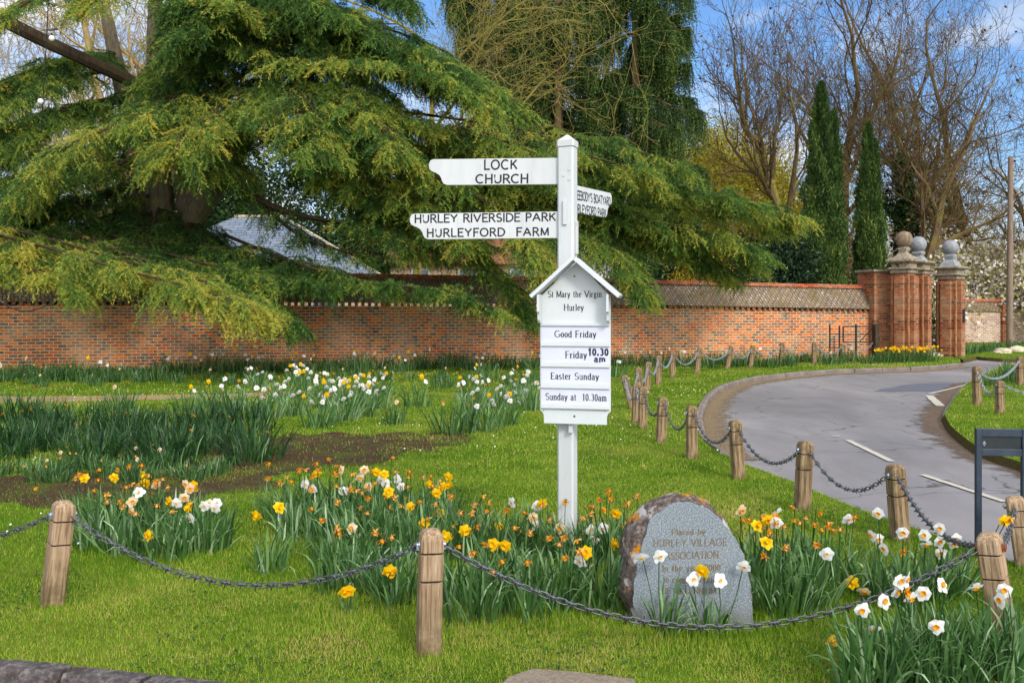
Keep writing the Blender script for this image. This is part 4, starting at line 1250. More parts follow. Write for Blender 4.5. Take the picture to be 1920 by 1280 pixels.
for sx, px in ((-1, 1013), (1, 1143)):
    # cheeks with an ogee foot, seen edge-on from the front
    pr_ = [(0.0, bz(552)), (-.115, bz(552)), (-.115, bz(584)), (-.098, bz(588)), (-.092, bz(592)), (-.088, bz(600)), (-.07, bz(605)), (0, bz(605))]
    xa, xb = (bx(px), bx(px) + .016) if sx < 0 else (bx(px) - .016, bx(px))
    mb = MB()
    n = len(pr_)
    mb.add([(xa, y - .001, z) for y, z in pr_] + [(xb, y - .001, z) for y, z in pr_], [tuple(range(n)), tuple(range(2 * n - 1, n - 1, -1))] + [(i, (i + 1) % n, (i + 1) % n + n, i + n) for i in range(n)])
    mb.build('side_cheek', MT['board_white'], nb, normals=True)
for py0, py1 in ((605, 611), (641, 649), (680, 688), (719, 728), (758, 766)):
    mb = MB(); mb.box(bx(1015), bx(1142), -.019, -.001, bz(py1), bz(py0)); mb.build('rail', MT['board_white'], nb, bevel=0.003)
for py0, py1 in ((611.3, 640.7), (649.3, 679.7), (688.3, 718.7), (728.3, 757.7)):
    mb = MB(); mb.box(bx(1015.5), bx(1141.5), -.006, -.0012, bz(py1), bz(py0)); mb.build('notice_strip', MT['strip'], nb)
mb = MB()
ser = dict(thick=.18, thin=.085, serif=.14, track=.14)
for text, p0, p1, base, cap, y in (('St Mary the Virgin', 1028, 1127, 557, 11.5, -.0006), ('Hurley', 1058, 1094, 582, 11.5, -.0006), ('Good Friday', 1041, 1117, 632, 12, -.0066),
                                ('Friday', 1061, 1100, 671, 12.5, -.0066), ('Easter Sunday', 1034, 1122, 711, 12, -.0066), ('Sunday at  10.30am', 1024, 1136, 750, 12, -.0066)):
    write(mb, text, bx(p0), bx(p1), bz(base), cap / nk, y, **ser)
mb.build('lettering', MT['black'], nb)
mb = MB()
write(mb, '10.30', bx(1103), bx(1139), bz(665), 11.5 / nk, -.0066, thick=.25, track=.2)
write(mb, 'am', bx(1114), bx(1134), bz(677.5), 10.5 / nk, -.0066, thick=.22, track=.16)
mb.build('stuck_on_time', MT['violet'], nb)
for px, py, r in ((1077, 518, .008), (1077, 780, .008), (1020, 771, .004), (1133, 769, .004)):
    mb = MB(); mb.lathe([(0, 0), (r, 0), (r * .8, .003), (0, .0035)], 10)
    mb.v = [(v[0] + bx(px), -.0002 - v[2], v[1] + bz(py)) for v in mb.v]
    mb.build('screw', MT['brass'], nb)
mb = MB(); mb.box(-.05, -.02, .026, .06, bz(812), bz(770)); mb.build('bracket', MT['white_worn'], nb)

# ------------------------------------------------------------------ memorial stone
SB = G(1295, 1174)
sk = F / SB.y
stone = empty('memorial_stone', SB, R(-3))
tag(stone, 'rough boulder with a dressed grey face and gilt inscription beside the signpost', 'memorial stone')
sx_ = lambda px: (px - 1295) / sk
sz_ = lambda py: (1174 - py) / sk
face = [(1192, 1190), (1189, 1140), (1189, 1095), (1197, 1050), (1208, 1008), (1216, 984), (1232, 962), (1258, 946), (1284, 941), (1306, 944), (1330, 955), (1352, 976), (1374, 1001), (1390, 1034), (1401, 1070), (1408, 1112), (1410, 1150), (1407, 1190)]
rim = [(1192, 1192), (1176, 1150), (1168, 1100), (1166, 1052), (1172, 1012), (1184, 984), (1206, 960), (1236, 941), (1272, 932), (1302, 935), (1334, 951), (1357, 974), (1378, 1000), (1394, 1034), (1404, 1070), (1411, 1112), (1413, 1150), (1411, 1192)]
def resample(p, n=72):
    L = [0.0]
    for i in range(1, len(p)): L.append(L[-1] + math.dist(p[i], p[i - 1]))
    s = np.linspace(0, L[-1], n)
    return list(zip(np.interp(s, L, [q[0] for q in p]), np.interp(s, L, [q[1] for q in p])))
fa = [(sx_(x), sz_(y)) for x, y in resample(face)]
ri = [(sx_(x), sz_(y)) for x, y in resample(rim)]
mb = MB()
rows = []
cx_, cz_ = 0.0, 0.25
for k, (t, y, shrink, amp) in enumerate(((0, 0.012, 1, .004), (.55, .035, 1, .010), (.9, .08, 1, .018), (1, .13, 1.0, .022), (1, .19, 0.98, .025), (1, .25, .90, .03), (1, .30, .74, .03), (1, .33, .45, .02))):
    row = []
    for i, ((fx, fz), (rx, rz2)) in enumerate(zip(fa, ri)):
        x, z = fx + (rx - fx) * t, fz + (rz2 - fz) * t
        x, z = cx_ + (x - cx_) * shrink, (z if z < 0.02 else cz_ + (z - cz_) * shrink)
        q = Vector((x * 9, y * 9, z * 9))
        nz = mnoise.noise(q) + .6 * mnoise.noise(q * 2.3) + .4 * mnoise.noise(q * 5)
        row.append((x + nz * amp * (1 if x > 0 else 1.3), y + nz * amp * .6, z + nz * amp))
    rows.append(row)
mb.rings(rows)
mb.build('boulder', MT['rock'], stone, smooth=True, angle=30, normals=True)
mb = MB()
n = len(fa)
fj = [(x + .016 * mnoise.noise(Vector((i * .33, 2, 0))) + .006 * mnoise.noise(Vector((i * .9, 2, 5))), z + .016 * mnoise.noise(Vector((i * .33, 7, 0))) + .006 * mnoise.noise(Vector((i * .9, 7, 5)))) for i, (x, z) in enumerate(fa)]
fj = fj[::-1]
if sum(fj[i][0] * fj[(i + 1) % n][1] - fj[(i + 1) % n][0] * fj[i][1] for i in range(n)) < 0: fj.reverse()
mb.prism(fj, 0.0, 0.018)
mb.build('dressed_face', MT['granite'], stone, bevel=0.003)
mb = MB()
gk = dict(thick=.17, thin=.09, serif=.12)
for text, p0, p1, base, cap, tr, sl in (('Placed by', 1260, 1322, 1003, 11, .14, .04), ('HURLEY VILLAGE', 1226, 1362, 1025, 13, .22, .03), ('ASSOCIATION', 1247, 1346, 1049, 13, .16, .045),
                                     ('In the year 2000', 1243, 1350, 1071, 11, .12, .03), ('to commemorate', 1244, 1342, 1092, 11, .12, .02), ('THE MILLENNIUM', 1232, 1342, 1113, 11, .16, .01)):
    write(mb, text, sx_(p0), sx_(p1), sz_(base), cap / sk, -.0008, track=tr, slope=sl, **gk)
mb.build('inscription', MT['gilt'], stone)

# ------------------------------------------------------------------ navy sign on two legs (seen from behind)
NS = Vector(((1875 - CX) / F * 6.55, 6.55, 0))
ns = empty('street_sign', NS, R(-6))
tag(ns, 'dark navy framed sign board on two square legs at the road edge', 'sign')
kx = F / 6.55
X_ = lambda px: (px - 1875) / kx
Z_ = lambda py: H + (HZ - py) / kx
for x in (1836, 1918):
    mb = MB(); mb.box(X_(x) - .02, X_(x) + .02, -.02, .02, -.2, Z_(803)); mb.build('leg', MT['navy'], ns, bevel=0.004)
mb = MB(); mb.box(X_(1841.3), X_(1912.7), -.017, .017, Z_(818), Z_(803.5)); mb.box(X_(1841.3), X_(1912.7), -.017, .017, Z_(854), Z_(841)); mb.build('frame_rail', MT['navy'], ns, bevel=0.003)
mb = MB(); mb.box(X_(1841.5), X_(1912.5), -.006, .006, Z_(840.8), Z_(818.2)); pnl = mb.build('panel', MT['sign_back'], ns)
mb = MB()
mb.add([(X_(1843), -.0075, Z_(831)), (X_(1846.2), -.0075, Z_(826)), (X_(1849.5), -.0075, Z_(831)), (X_(1846.2), -.0075, Z_(837))], [(3, 2, 1, 0)])
mb.build('pale_mark', MT['bolt'], pnl)

# ------------------------------------------------------------------ daffodils
def flower_mesh(kind, rng):
    """Facing -Y, centre at the origin. Returns petals mesh and trumpet mesh."""
    rad = {'W': .041, 'w': .043, 'c': .042, 'y': .045, 'o': .030}[kind]
    P, Q = MB(), MB()
    for k in range(6):
        a = k * 1.0472 + rng.uniform(-.12, .12)
        ca, sa = math.cos(a), math.sin(a)
        L = rad * rng.uniform(.85, 1.12)
        bend = rng.uniform(-.15, .2) if kind != 'o' else rng.uniform(-.2, 1.1)
        wd_ = {'w': .74, 'c': .7, 'W': .72, 'y': .6, 'o': .36}[kind] * rad
        vs = []
        for i, t in enumerate((0.05, .35, .7, 1.0)):
            hw_ = wd_ * (.35, .85, 1.0, .3 if kind in ('w', 'c') else .14)[i] * .62
            yy = bend * L * t * t - .004 * (k % 2)
            for s in (-1, 0, 1):
                r_, tt = L * t, s * hw_
                x, z = ca * r_ - sa * tt, sa * r_ + ca * tt
                vs.append((x, (-yy if kind == 'o' else yy) + (0.16 * abs(s) * hw_) - (.0 if kind != 'o' else rng.uniform(0, .008)), z))
        fs = []
        for i in range(3):
            for j in range(2):
                fs.append((i * 3 + j, i * 3 + j + 1, (i + 1) * 3 + j + 1, (i + 1) * 3 + j))
        P.add(vs, fs, 0, rng.uniform(0, 1))
    d, r0, r1 = {'W': (.013, .010, .0145), 'w': (.010, .006, .0105), 'c': (.014, .009, .015), 'y': (.028, .011, .018), 'o': (.022, .008, .012)}[kind]
    n = 9
    rings = []
    for y, r in ((0.0, r0), (-d * .6, r0 * 1.15), (-d * .9, r1 * .92), (-d, r1)):
        rings.append([(r * (1 + .12 * math.sin(3 * k + y * 90)) * math.cos(6.283 * k / n), y, r * (1 + .12 * math.sin(3 * k)) * math.sin(6.283 * k / n)) for k in range(n)])
    rings.append([(r1 * .25 * math.cos(6.283 * k / n), -d * .35, r1 * .25 * math.sin(6.283 * k / n)) for k in range(n)])
    b = len(Q.v)
    Q.rings(rings, cap=False)
    Q.f.append(tuple(b + 4 * n + k for k in range(n))); Q.mi.append(0)
    Q.a = [rng.uniform(0, 1)] * len(Q.v)
    return P, Q
rngF = random.Random(3)
FM = {}
for kd, pm, qm in (('w', 'petal_white', 'cup_orange'), ('W', 'petal_white', 'cup_orange'), ('c', 'petal_cream', 'cup_orange'), ('y', 'petal_yellow', 'cup_yellow'), ('o', 'petal_dead', 'petal_dead')):
    FM[kd] = []
    for i in range(3):
        P, Q = flower_mesh(kd, rngF)
        a = P.build('flower', MT[pm]); b = Q.build('trumpet', MT[qm])
        FM[kd].append((a.data, b.data))
        bpy.data.objects.remove(a); bpy.data.objects.remove(b)

def add_flower(parent, pos, kind, rng, scale=1.0, trumpet=True, yaw=None):
    pm, qm = rng.choice(FM[kind])
    o = bpy.data.objects.new('flower', pm)
    COL.objects.link(o)
    o.parent = parent
    o.location = pos
    yaw = rng.gauss(0, .45) if yaw is None else yaw
    pitch = rng.gauss(.1, .3) if kind != 'o' else rng.gauss(.7, .5)
    o.rotation_euler = (pitch, rng.uniform(0, 1), yaw)
    o.rotation_mode = 'XYZ'
    M = Matrix.Rotation(yaw, 4, 'Z') @ Matrix.Rotation(pitch, 4, 'X') @ Matrix.Rotation(rng.uniform(0, 1), 4, 'Y')
    o.rotation_euler = M.to_euler()
    o.scale = (scale,) * 3
    if trumpet:
        q = bpy.data.objects.new('trumpet', qm)
        COL.objects.link(q)
        q.parent = o
    return M

def leaf(mb, base, az, L, wd_, lean, droop, a):
    d = Vector((math.cos(az), math.sin(az), 0))
    s = Vector((-d.y, d.x, 0))
    n = 5
    vs = []
    ang = lean
    p = Vector(base)
    for i in range(n + 1):
        t = i / n
        hw_ = wd_ * .5 * (1 if t < .75 else (1 - t) * 3.6 + .08)
        tw = s * math.cos(az * 3 + t) + d * math.sin(az * 3 + t) * .6
        vs += [p - tw * hw_, p + tw * hw_]
        ang2 = lean + droop * t * t
        p = p + (d * math.sin(ang2) + Vector((0, 0, 1)) * math.cos(ang2)) * (L / n)
    mb.add(vs, [(2 * i, 2 * i + 1, 2 * i + 3, 2 * i + 2) for i in range(n)], 0, a)

def stem_to(mb, base, tip, M, a):
    back = M @ Vector((0, .02, 0))
    neck = tip + back + Vector((0, 0, .012))
    mid = Vector(base).lerp(neck, .55) + Vector((random.uniform(-.015, .015), random.uniform(-.015, .015), .0))
    mb.tube([Vector(base), mid, neck + Vector((0, 0, .004)), tip + back * .3], [.0038, .0034, .003, .003], 4, 0, a, cap=False)

def clump_mesh(rng, n, rad, h, wide=.016, dark=0.0):
    mb = MB()
    for i in range(n):
        az = rng.uniform(0, 6.283)
        r = rad * math.sqrt(rng.random())
        b = (r * math.cos(az), r * math.sin(az), -.01)
        az2 = az + rng.gauss(0, .9)
        bent = rng.random() < .24
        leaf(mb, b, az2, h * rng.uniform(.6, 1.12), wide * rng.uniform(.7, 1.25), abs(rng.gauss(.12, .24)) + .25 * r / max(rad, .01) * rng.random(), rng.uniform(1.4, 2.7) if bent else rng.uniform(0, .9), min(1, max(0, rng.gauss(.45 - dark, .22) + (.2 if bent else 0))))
    return mb

# front clumps: base pixel, leaves, radius, height, label
rg = random.Random(21)
FRONT_CL = []
LB = 'daffodil clump of the left bed behind the leaning bollard'
for x, y in ((165, 985), (215, 990), (265, 985), (320, 995), (365, 1000), (185, 1025), (240, 1035), (300, 1045), (350, 1040), (390, 1030)):
    FRONT_CL.append((x, y, 46, .17, .36, LB, 'daffodils of the left bed'))
CBB = 'daffodil clump at the back of the big bed left of the signpost'
for x, y in ((535, 975), (580, 970), (628, 965), (675, 968), (722, 966), (768, 970), (815, 976), (560, 1010), (612, 1005), (660, 1008), (710, 1006), (760, 1006), (850, 1005)):
    FRONT_CL.append((x, y, 46, .19, .37, CBB, 'daffodils at the back of the big bed'))
CBM = 'daffodil clump in the middle of the big bed near the signpost foot'
for x, y in ((630, 1050), (685, 1050), (740, 1050), (800, 1045), (860, 1045), (915, 1040), (965, 1040), (1015, 1040), (1070, 1048), (1120, 1050), (1165, 1045)):
    FRONT_CL.append((x, y, 50, .19, .38, CBM, 'daffodils in the middle of the big bed'))
CBF = 'daffodil clump at the front of the big bed behind the green-stained bollard'
for x, y in ((640, 1100), (700, 1105), (755, 1120), (860, 1125), (920, 1115), (980, 1110), (1040, 1125), (1100, 1135), (1150, 1130), (890, 1160), (1000, 1150)):
    FRONT_CL.append((x, y, 46, .18, .37, CBF, 'daffodils at the front of the big bed'))
FRONT_CL.append((510, 1070, 30, .12, .32, 'small separate daffodil tuft with two yellow flowers at the bed\'s left end', None))
FRONT_CL.append((730, 1140, 16, .07, .2, 'sparse short daffodil with a bright yellow double flower beside the green-stained bollard', None))
FRONT_CL.append((655, 1150, 8, .04, .12, 'low daffodil with one yellow double flower under the chain', None))
for x, y in ((1425, 1130), (1475, 1150), (1525, 1135), (1415, 1090), (1465, 1085), (1515, 1085), (1560, 1090)):
    FRONT_CL.append((x, y, 40, .15, .36, 'daffodil clump beside the right edge of the memorial stone', 'daffodils right of the memorial stone'))
FRONT_CL.append((1250, 1188, 13, .06, .36, 'few broad daffodil leaves standing in front of the memorial stone, left', None))
FRONT_CL.append((1330, 1186, 18, .10, .28, 'thin daffodil tuft with small white flowers in front of the memorial stone', None))
for x, y in ((1640, 1120), (1690, 1130), (1740, 1120), (1785, 1110)):
    FRONT_CL.append((x, y, 34, .14, .34, 'white daffodil clump between the low chain and the navy sign', 'daffodils beyond the low right chain'))
for x, y in ((1640, 1272), (1690, 1262), (1745, 1250), (1800, 1255), (1850, 1262), (1900, 1268), (1700, 1290), (1780, 1295), (1880, 1310), (1935, 1240), (1620, 1300)):
    FRONT_CL.append((x, y, 46, .14, .37, 'daffodil clump in the near right bed before the corner bollard', 'daffodils in the near right bed'))
FLW = '''67,913,o,985 150,889,o,985 158,896,y,985 187,878,o,985 186,897,o,985 177,917,o,985 223,880,o,985 241,872,o,985 236,911,o,990 267,870,o,985 270,890,y,985 280,889,o,985 293,908,c,985 248,940,c,1025 231,950,o,1025 247,958,c,1025 318,940,y,1000 331,943,w,1040 346,932,c,1000 348,907,c,995 356,916,c,995 353,951,y,1040 358,971,w,1040 393,944,c,1030 406,943,w,1030 277,1004,y,1045
506,868,o,975 504,895,o,975 481,966,y,1070 524,951,y,1070 562,880,o,970 595,867,o,970 598,880,o,970 617,859,o,965 632,872,o,965 628,884,o,965 640,880,c,965 573,908,w,970 586,916,w,975 643,920,w,968 653,921,w,968 683,880,c,968 675,895,c,968 690,912,c,968 714,900,w,966 724,906,w,966 745,897,w,966 752,912,w,970 765,912,o,970 762,932,o,970 808,890,o,976 805,907,y,976 840,908,y,976 830,912,y,976 820,915,o,976 736,856,o,966 706,885,y,966 690,912,o,1006 652,968,o,1010 640,980,o,1010 795,981,y,1045 802,970,o,1045 813,962,o,1005 824,962,y,1005 906,928,o,1010 890,945,o,1040 912,955,o,1040 850,984,o,1045 895,985,o,1040 936,989,y,1040 935,1002,c,1040 925,1020,y,1115 947,1022,y,1115 845,1003,o,1045 1016,943,y,1040 1030,973,o,1040 1000,970,c,1040 975,992,o,1040 1005,985,w,1040 1088,1052,w,1135 1098,1035,y,1135 1107,993,w,1050 1130,990,w,1050 1112,1012,w,1050 1098,995,o,1048 1151,1019,y,1130 1108,962,o,1048 1125,935,o,1050 1142,935,o,1050 1144,920,o,1050 1155,962,y,1045 1194,928,o,1045 1177,940,o,1045 730,1070,y,1140 733,1073,y,1140 648,1109,y,1150 653,1107,y,1150
660,990,c,1050 710,1000,o,1050 676,950,o,1008 730,950,o,1006 865,960,o,1005 950,955,o,1040 1060,940,o,1048 1050,990,c,1048 960,1000,o,1040 880,1000,o,1045 985,960,o,1040 1020,1000,o,1040 770,950,y,1006 1170,985,o,1045
1390,957,c,1090 1428,965,o,1085 1432,985,o,1085 1455,970,o,1085 1488,950,o,1085 1490,972,o,1085 1500,978,o,1085 1535,960,o,1085 1552,985,o,1090 1575,990,o,1090 1562,992,o,1090 1550,1038,w,1135 1440,975,y,1090 1470,985,o,1085 1510,968,o,1085 1420,985,y,1090 1540,990,o,1090 1555,978,o,1090
1203,1045,w,1190 1238,1042,w,1190 1300,1085,w,1186 1317,1070,y,1186 1350,1088,w,1186 1395,1062,w,1186
1646,962,w,1120 1635,1003,w,1120 1658,1028,w,1130 1693,998,w,1130 1733,1003,w,1120 1737,1020,w,1120 1762,990,w,1110 1762,1015,w,1110 1792,1010,w,1110 1764,1037,w,1110 1700,1085,w,1250 1690,1090,w,1250 1708,1121,w,1255 1732,1112,w,1255 1766,1096,w,1255 1636,1180,w,1272 1597,1092,y,1140 1620,1108,c,1140 1876,1125,w,1262 1562,1200,y,1215 1884,976,y,1110 1896,971,o,1110'''
flowers = []
for tk in FLW.split():
    a = tk.split(',')
    flowers.append((float(a[0]), float(a[1]), 'W' if a[2] == 'w' and float(a[0]) > 1600 else a[2], float(a[3])))
clumps = []
for x, y, nl, rad, h, lab, grp in FRONT_CL:
    p = G(x, y)
    clumps.append([p, x, y, nl, rad, h, lab, grp, []])
for fx, fy, k, by in flowers:
    q = U(fx, fy, F * H / (by - HZ))
    best = min(clumps, key=lambda c: (c[0].x - q.x) ** 2 + 1.5 * (c[0].y - q.y) ** 2)
    best[8].append((q, k))
for p, x, y, nl, rad, h, lab, grp, fl in clumps:
    if nl > 32:
        for i in range(2 if y < 1200 and x < 1600 else 1 if rg.random() < .5 else 0):
            fl.append((p + Vector((rg.uniform(-rad, rad) * 1.2, rg.uniform(-rad, rad), h * rg.uniform(.86, 1.16))), rg.choice('ooooooooyw' if x < 1600 else 'WWWo')))
    root = empty('daffodil_clump', p)
    lab2 = lab
    tag(root, lab2, 'daffodils', grp)
    mb = clump_mesh(rg, int(nl * 1.7), rad, h * .95, .017)
    for q, k in fl:
        loc = q - p
        M = add_flower(root, loc, k, rg, 1.0 if k != 'o' else 1.0)
        bs = Vector((max(-rad, min(rad, loc.x)) * .8, max(-rad, min(rad, loc.y)) * .5, 0))
        stem_to(mb, bs, loc, M, .35)
    mb.build('foliage', MT['daff_leaf'], root, smooth=True, angle=0)

# clumps further back: a few kinds, copied with their flowers
def proto(seed, nl, rad, h, nf, kinds, dark, wide=.018):
    r_ = random.Random(seed)
    root = empty('daffodil_clump', (0, 0, 0))
    mb = clump_mesh(r_, nl, rad, h, wide, dark)
    for i in range(nf):
        az, rr = r_.uniform(0, 6.283), rad * math.sqrt(r_.random()) * 1.3
        loc = Vector((rr * math.cos(az), rr * math.sin(az), h * r_.uniform(.78, 1.12)))
        k = r_.choice(kinds)
        M = add_flower(root, loc, k, r_, .95, trumpet=k != 'o')
        stem_to(mb, (loc.x * .4, loc.y * .4, 0), loc, M, .4)
    mb.build('foliage', MT['daff_leaf'], root, smooth=True, angle=0)
    return root
def copy_tree(o, parent=None):
    c = o.copy()
    COL.objects.link(c)
    if parent is not None: c.parent = parent
    for ch in list(o.children): copy_tree(ch, c)
    return c
PROTO = {
    'dark': [proto(31, 110, .30, .44, 1, 'o', .4), proto(32, 104, .32, .42, 0, 'o', .4)],  # leaf colour darkened to stand in for shade over the left drift
    'white': [proto(41, 70, .22, .42, 9, 'wwwwy', -.05), proto(42, 66, .22, .42, 6, 'wwwyo', -.1)],
    'mixed': [proto(51, 70, .22, .42, 4, 'yoow', .0), proto(52, 64, .20, .40, 3, 'yoyw', .05)],
    'plain': [proto(61, 80, .24, .38, 1, 'o', .15), proto(62, 84, .26, .36, 0, 'o', .1), proto(63, 70, .22, .40, 2, 'oyc', .2)],
    'golden': [proto(71, 70, .26, .42, 12, 'yyyo', .1)],
}
used = set()
rc = random.Random(5)
def put(kind, x, y, sc, label, group=None, z=0.0):
    i = rc.randrange(len(PROTO[kind]))
    src = PROTO[kind][i]
    o = src if (kind, i) not in used else copy_tree(src)
    used.add((kind, i))
    p = G(x, y, z)
    o.location = p
    o.rotation_euler = (0, 0, rc.uniform(-.9, .9))
    o.scale = (sc, sc, sc * rc.uniform(.88, 1.1))
    o['label'], o['category'] = label, 'daffodils'
    if group: o['group'] = group
    elif 'group' in o: del o['group']
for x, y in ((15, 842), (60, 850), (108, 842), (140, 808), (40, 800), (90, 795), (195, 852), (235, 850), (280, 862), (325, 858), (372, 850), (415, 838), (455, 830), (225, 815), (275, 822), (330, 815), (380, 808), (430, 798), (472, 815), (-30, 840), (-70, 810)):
    put('dark', x + rc.uniform(-14, 14), y + rc.uniform(-10, 10), rc.uniform(.8, 1.2), 'daffodil clump with shade-darkened leaf colour in the shaded drift on the left of the lawn', 'shaded daffodils left of the bare soil')
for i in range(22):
    put('dark', rc.uniform(-80, 480), rc.uniform(785, 872), rc.uniform(.7, 1.05), 'daffodil clump with shade-darkened leaf colour in the shaded drift on the left of the lawn', 'shaded daffodils left of the bare soil')
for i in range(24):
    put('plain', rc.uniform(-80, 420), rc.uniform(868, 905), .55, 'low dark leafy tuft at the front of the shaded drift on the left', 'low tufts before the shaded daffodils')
put('plain', 222, 768, 1.1, 'lone daffodil clump by the footpath, above the shaded drift')
for x, y in ((500, 785), (545, 778), (600, 800), (640, 788), (680, 780), (520, 752), (570, 748), (622, 742), (680, 748), (715, 742), (440, 770), (480, 728), (560, 724), (610, 765), (655, 760), (705, 765)):
    put('white', x, y, 1.1, 'flowering white daffodil clump in the drift beyond the bare soil', 'white daffodils beyond the bare soil')
put('plain', 738, 795, .85, 'low leafy clump at the right end of the white daffodil drift')
for x, y in ((395, 762), (350, 772)):
    put('mixed', x, y, 1.05, 'mixed daffodil clump at the left end of the white drift', 'mixed daffodils at the white drift')
put('mixed', 783, 762, 1.2, 'tall daffodil clump alone between the white drift and the notice board')
put('plain', 828, 727, 1.0, 'small dark daffodil clump alone in the middle of the far lawn')
put('plain', 850, 812, 1.25, 'big drooping dark green clump left of the notice board, larger of the pair')
put('mixed', 912, 808, 1.15, 'upright clump with small yellow flowers beside the drooping one')
for x, y in ((885, 752), (925, 765), (960, 760), (1000, 768), (945, 795), (880, 778), (975, 745)):
    put('white', x, y, 1.1, 'daffodil clump in the drift just left of the notice board', 'daffodils left of the notice board')
for x, y in ((885, 722), (920, 716), (960, 722), (990, 730), (1010, 718), (1050, 722), (1095, 716), (1160, 706)):
    put('mixed', x, y, 1.05, 'daffodil clump in the line before the wall behind the notice board', 'daffodils before the wall behind the notice board')
x = -60.0
while x < 1640:
    yb = WALL_Y(x)
    lean_y = yb + rc.uniform(4, 14) + (10 if x < 300 else 0)
    put('plain' if rc.random() < .75 else 'mixed', x, lean_y, rc.uniform(.95, 1.3), 'leafy daffodil clump in the dense row along the foot of the long wall', 'daffodil row along the foot of the wall')
    x += rc.uniform(13, 21)
for i in range(26):
    x = rc.uniform(20, 860)
    put('plain', x, WALL_Y(x) + rc.uniform(18, 34), rc.uniform(.6, .85), 'lower leafy clump in front of the dense wall row', 'lower clumps before the wall row')
for x in (1652, 1668, 1684, 1700, 1716, 1730, 1742):
    put('golden', x, 680 - (x - 1652) * .03, 1.1, 'golden daffodil clump at the foot of the gate piers', 'golden daffodils at the gate piers')
for x, y in ((1860, 722), (1885, 716), (1908, 712), (1935, 716), (1896, 702), (1925, 700)):
    put('plain', x, y, 1.1, 'leafy clump at the back of the verge across the road', 'clumps on the verge across the road')
for x, y in ((1812, 664), (1826, 662), (1842, 660), (1858, 659), (1872, 654), (1905, 652)):
    put('plain', x, y, 1.2, 'low leafy plant at the foot of the pale wall', 'plants at the foot of the pale wall')

# ------------------------------------------------------------------ grass
rng = np.random.default_rng(11)
def grass_points(n, d0, d1, margin=1.3):
    """Points with even density per square metre inside the view wedge between depths d0 and d1."""
    d = np.sqrt(rng.uniform(d0 * d0, d1 * d1, n))
    x = rng.uniform(-1, 1, n) * d * (960 / F) * margin
    return x, d
Vs, As = [], []
LP = [(p.x, p.y) for p in LAWN]
VP = [(p.x, p.y) for p in VERGE]
FP = [(p.x, p.y) for p in FVERGE]
SO = [(p.x, p.y) for p in SOIL]
TR = [(p.x, p.y) for p in TRACK]
SLB = [(p.x, p.y) for p in slab]
def fbm(x, y, s, seed):
    out = np.zeros_like(x)
    r2 = np.random.default_rng(seed)
    for k in range(10):
        a = r2.uniform(0, 6.283); f = s * r2.uniform(.5, 2.2); ph = r2.uniform(0, 6.283)
        out += np.sin((x * math.cos(a) + y * math.sin(a)) * f + ph + 1.3 * np.sin((x * math.sin(a) - y * math.cos(a)) * f * .7 + ph))
    return out / 10
def blades(n, d0, d1, hmin, hmax, wid):
    x, y = grass_points(n, d0, d1)
    ok = (inside(LP, x, y) | inside(VP, x, y) | inside(FP, x, y)) & ~inside(SLB, x, y)
    so = inside(SO, x, y)
    ok &= ~(so & (rng.random(n) < .93 - .85 * np.clip(fbm(x, y, 2.6, 2) * 2.4 + .1, 0, 1)))
    ok &= ~(inside(TR, x, y) & (rng.random(n) < .85))
    x, y = x[ok], y[ok]
    m = len(x)
    tall = fbm(x, y, 1.6, 5)
    # unmown fringe round the beds, the stone and the post feet
    near = np.zeros(m)
    for c in clumps:
        q = (x - c[0].x) ** 2 + (y - c[0].y) ** 2
        near = np.maximum(near, np.exp(-q / .09))
    for k in BOL:
        q = (x - BOL[k][1].x) ** 2 + (y - BOL[k][1].y) ** 2
        near = np.maximum(near, .7 * np.exp(-q / .02))
    q = ((x - SB.x) / 1.6) ** 2 + (y - SB.y + .05) ** 2
    near = np.maximum(near, np.exp(-q / .09))
    h = rng.uniform(hmin, hmax, m) * (1 + .3 * tall) * (1 + 1.7 * near * rng.random(m))
    az = rng.uniform(0, 6.283, m)
    lean = np.abs(rng.normal(.55, .45, m)) * (1 - .5 * near)
    s = np.stack([np.cos(az), np.sin(az), np.zeros(m)], 1)
    dv = np.stack([-np.sin(az), np.cos(az), np.zeros(m)], 1)
    az2 = rng.uniform(0, 6.283, m)
    ld = np.stack([np.cos(az2), np.sin(az2), np.zeros(m)], 1)
    base = np.stack([x, y, np.full(m, -.004)], 1)
    w_ = (wid * rng.uniform(.6, 1.3, m))[:, None]
    tip = base + ld * (np.sin(lean) * h)[:, None] + np.array([0, 0, 1.0]) * (np.cos(lean) * h)[:, None]
    V = np.stack([base - s * w_, base + s * w_, tip], 1)
    straw = fbm(x, y, .9, 8) + .6 * fbm(x, y, 3.5, 9) + .3 * fbm(x, y, 11.0, 19)
    v = np.clip(rng.normal(.42, .27, m) + .42 * np.clip(straw, -1, 1) + .5 * np.clip((straw - .35) * 2, 0, 1) * rng.random(m) * (near < .3) - .15 * near + .5 * (rng.random(m) < .05), 0, 1)
    Vs.append(V.reshape(-1, 3)); As.append(np.repeat(v, 3))
blades(270000, 4.0, 6.5, .014, .036, .0021)
blades(270000, 6.5, 10, .016, .04, .0032)
blades(220000, 10, 18, .022, .05, .0052)
blades(190000, 18, 48, .03, .07, .011)
o = link('grass', mesh_np('grass', np.concatenate(Vs), 3, [MT['blade']], v=np.concatenate(As)))
tag(o, 'short mown grass of the lawn and verges', 'grass', kind='stuff')
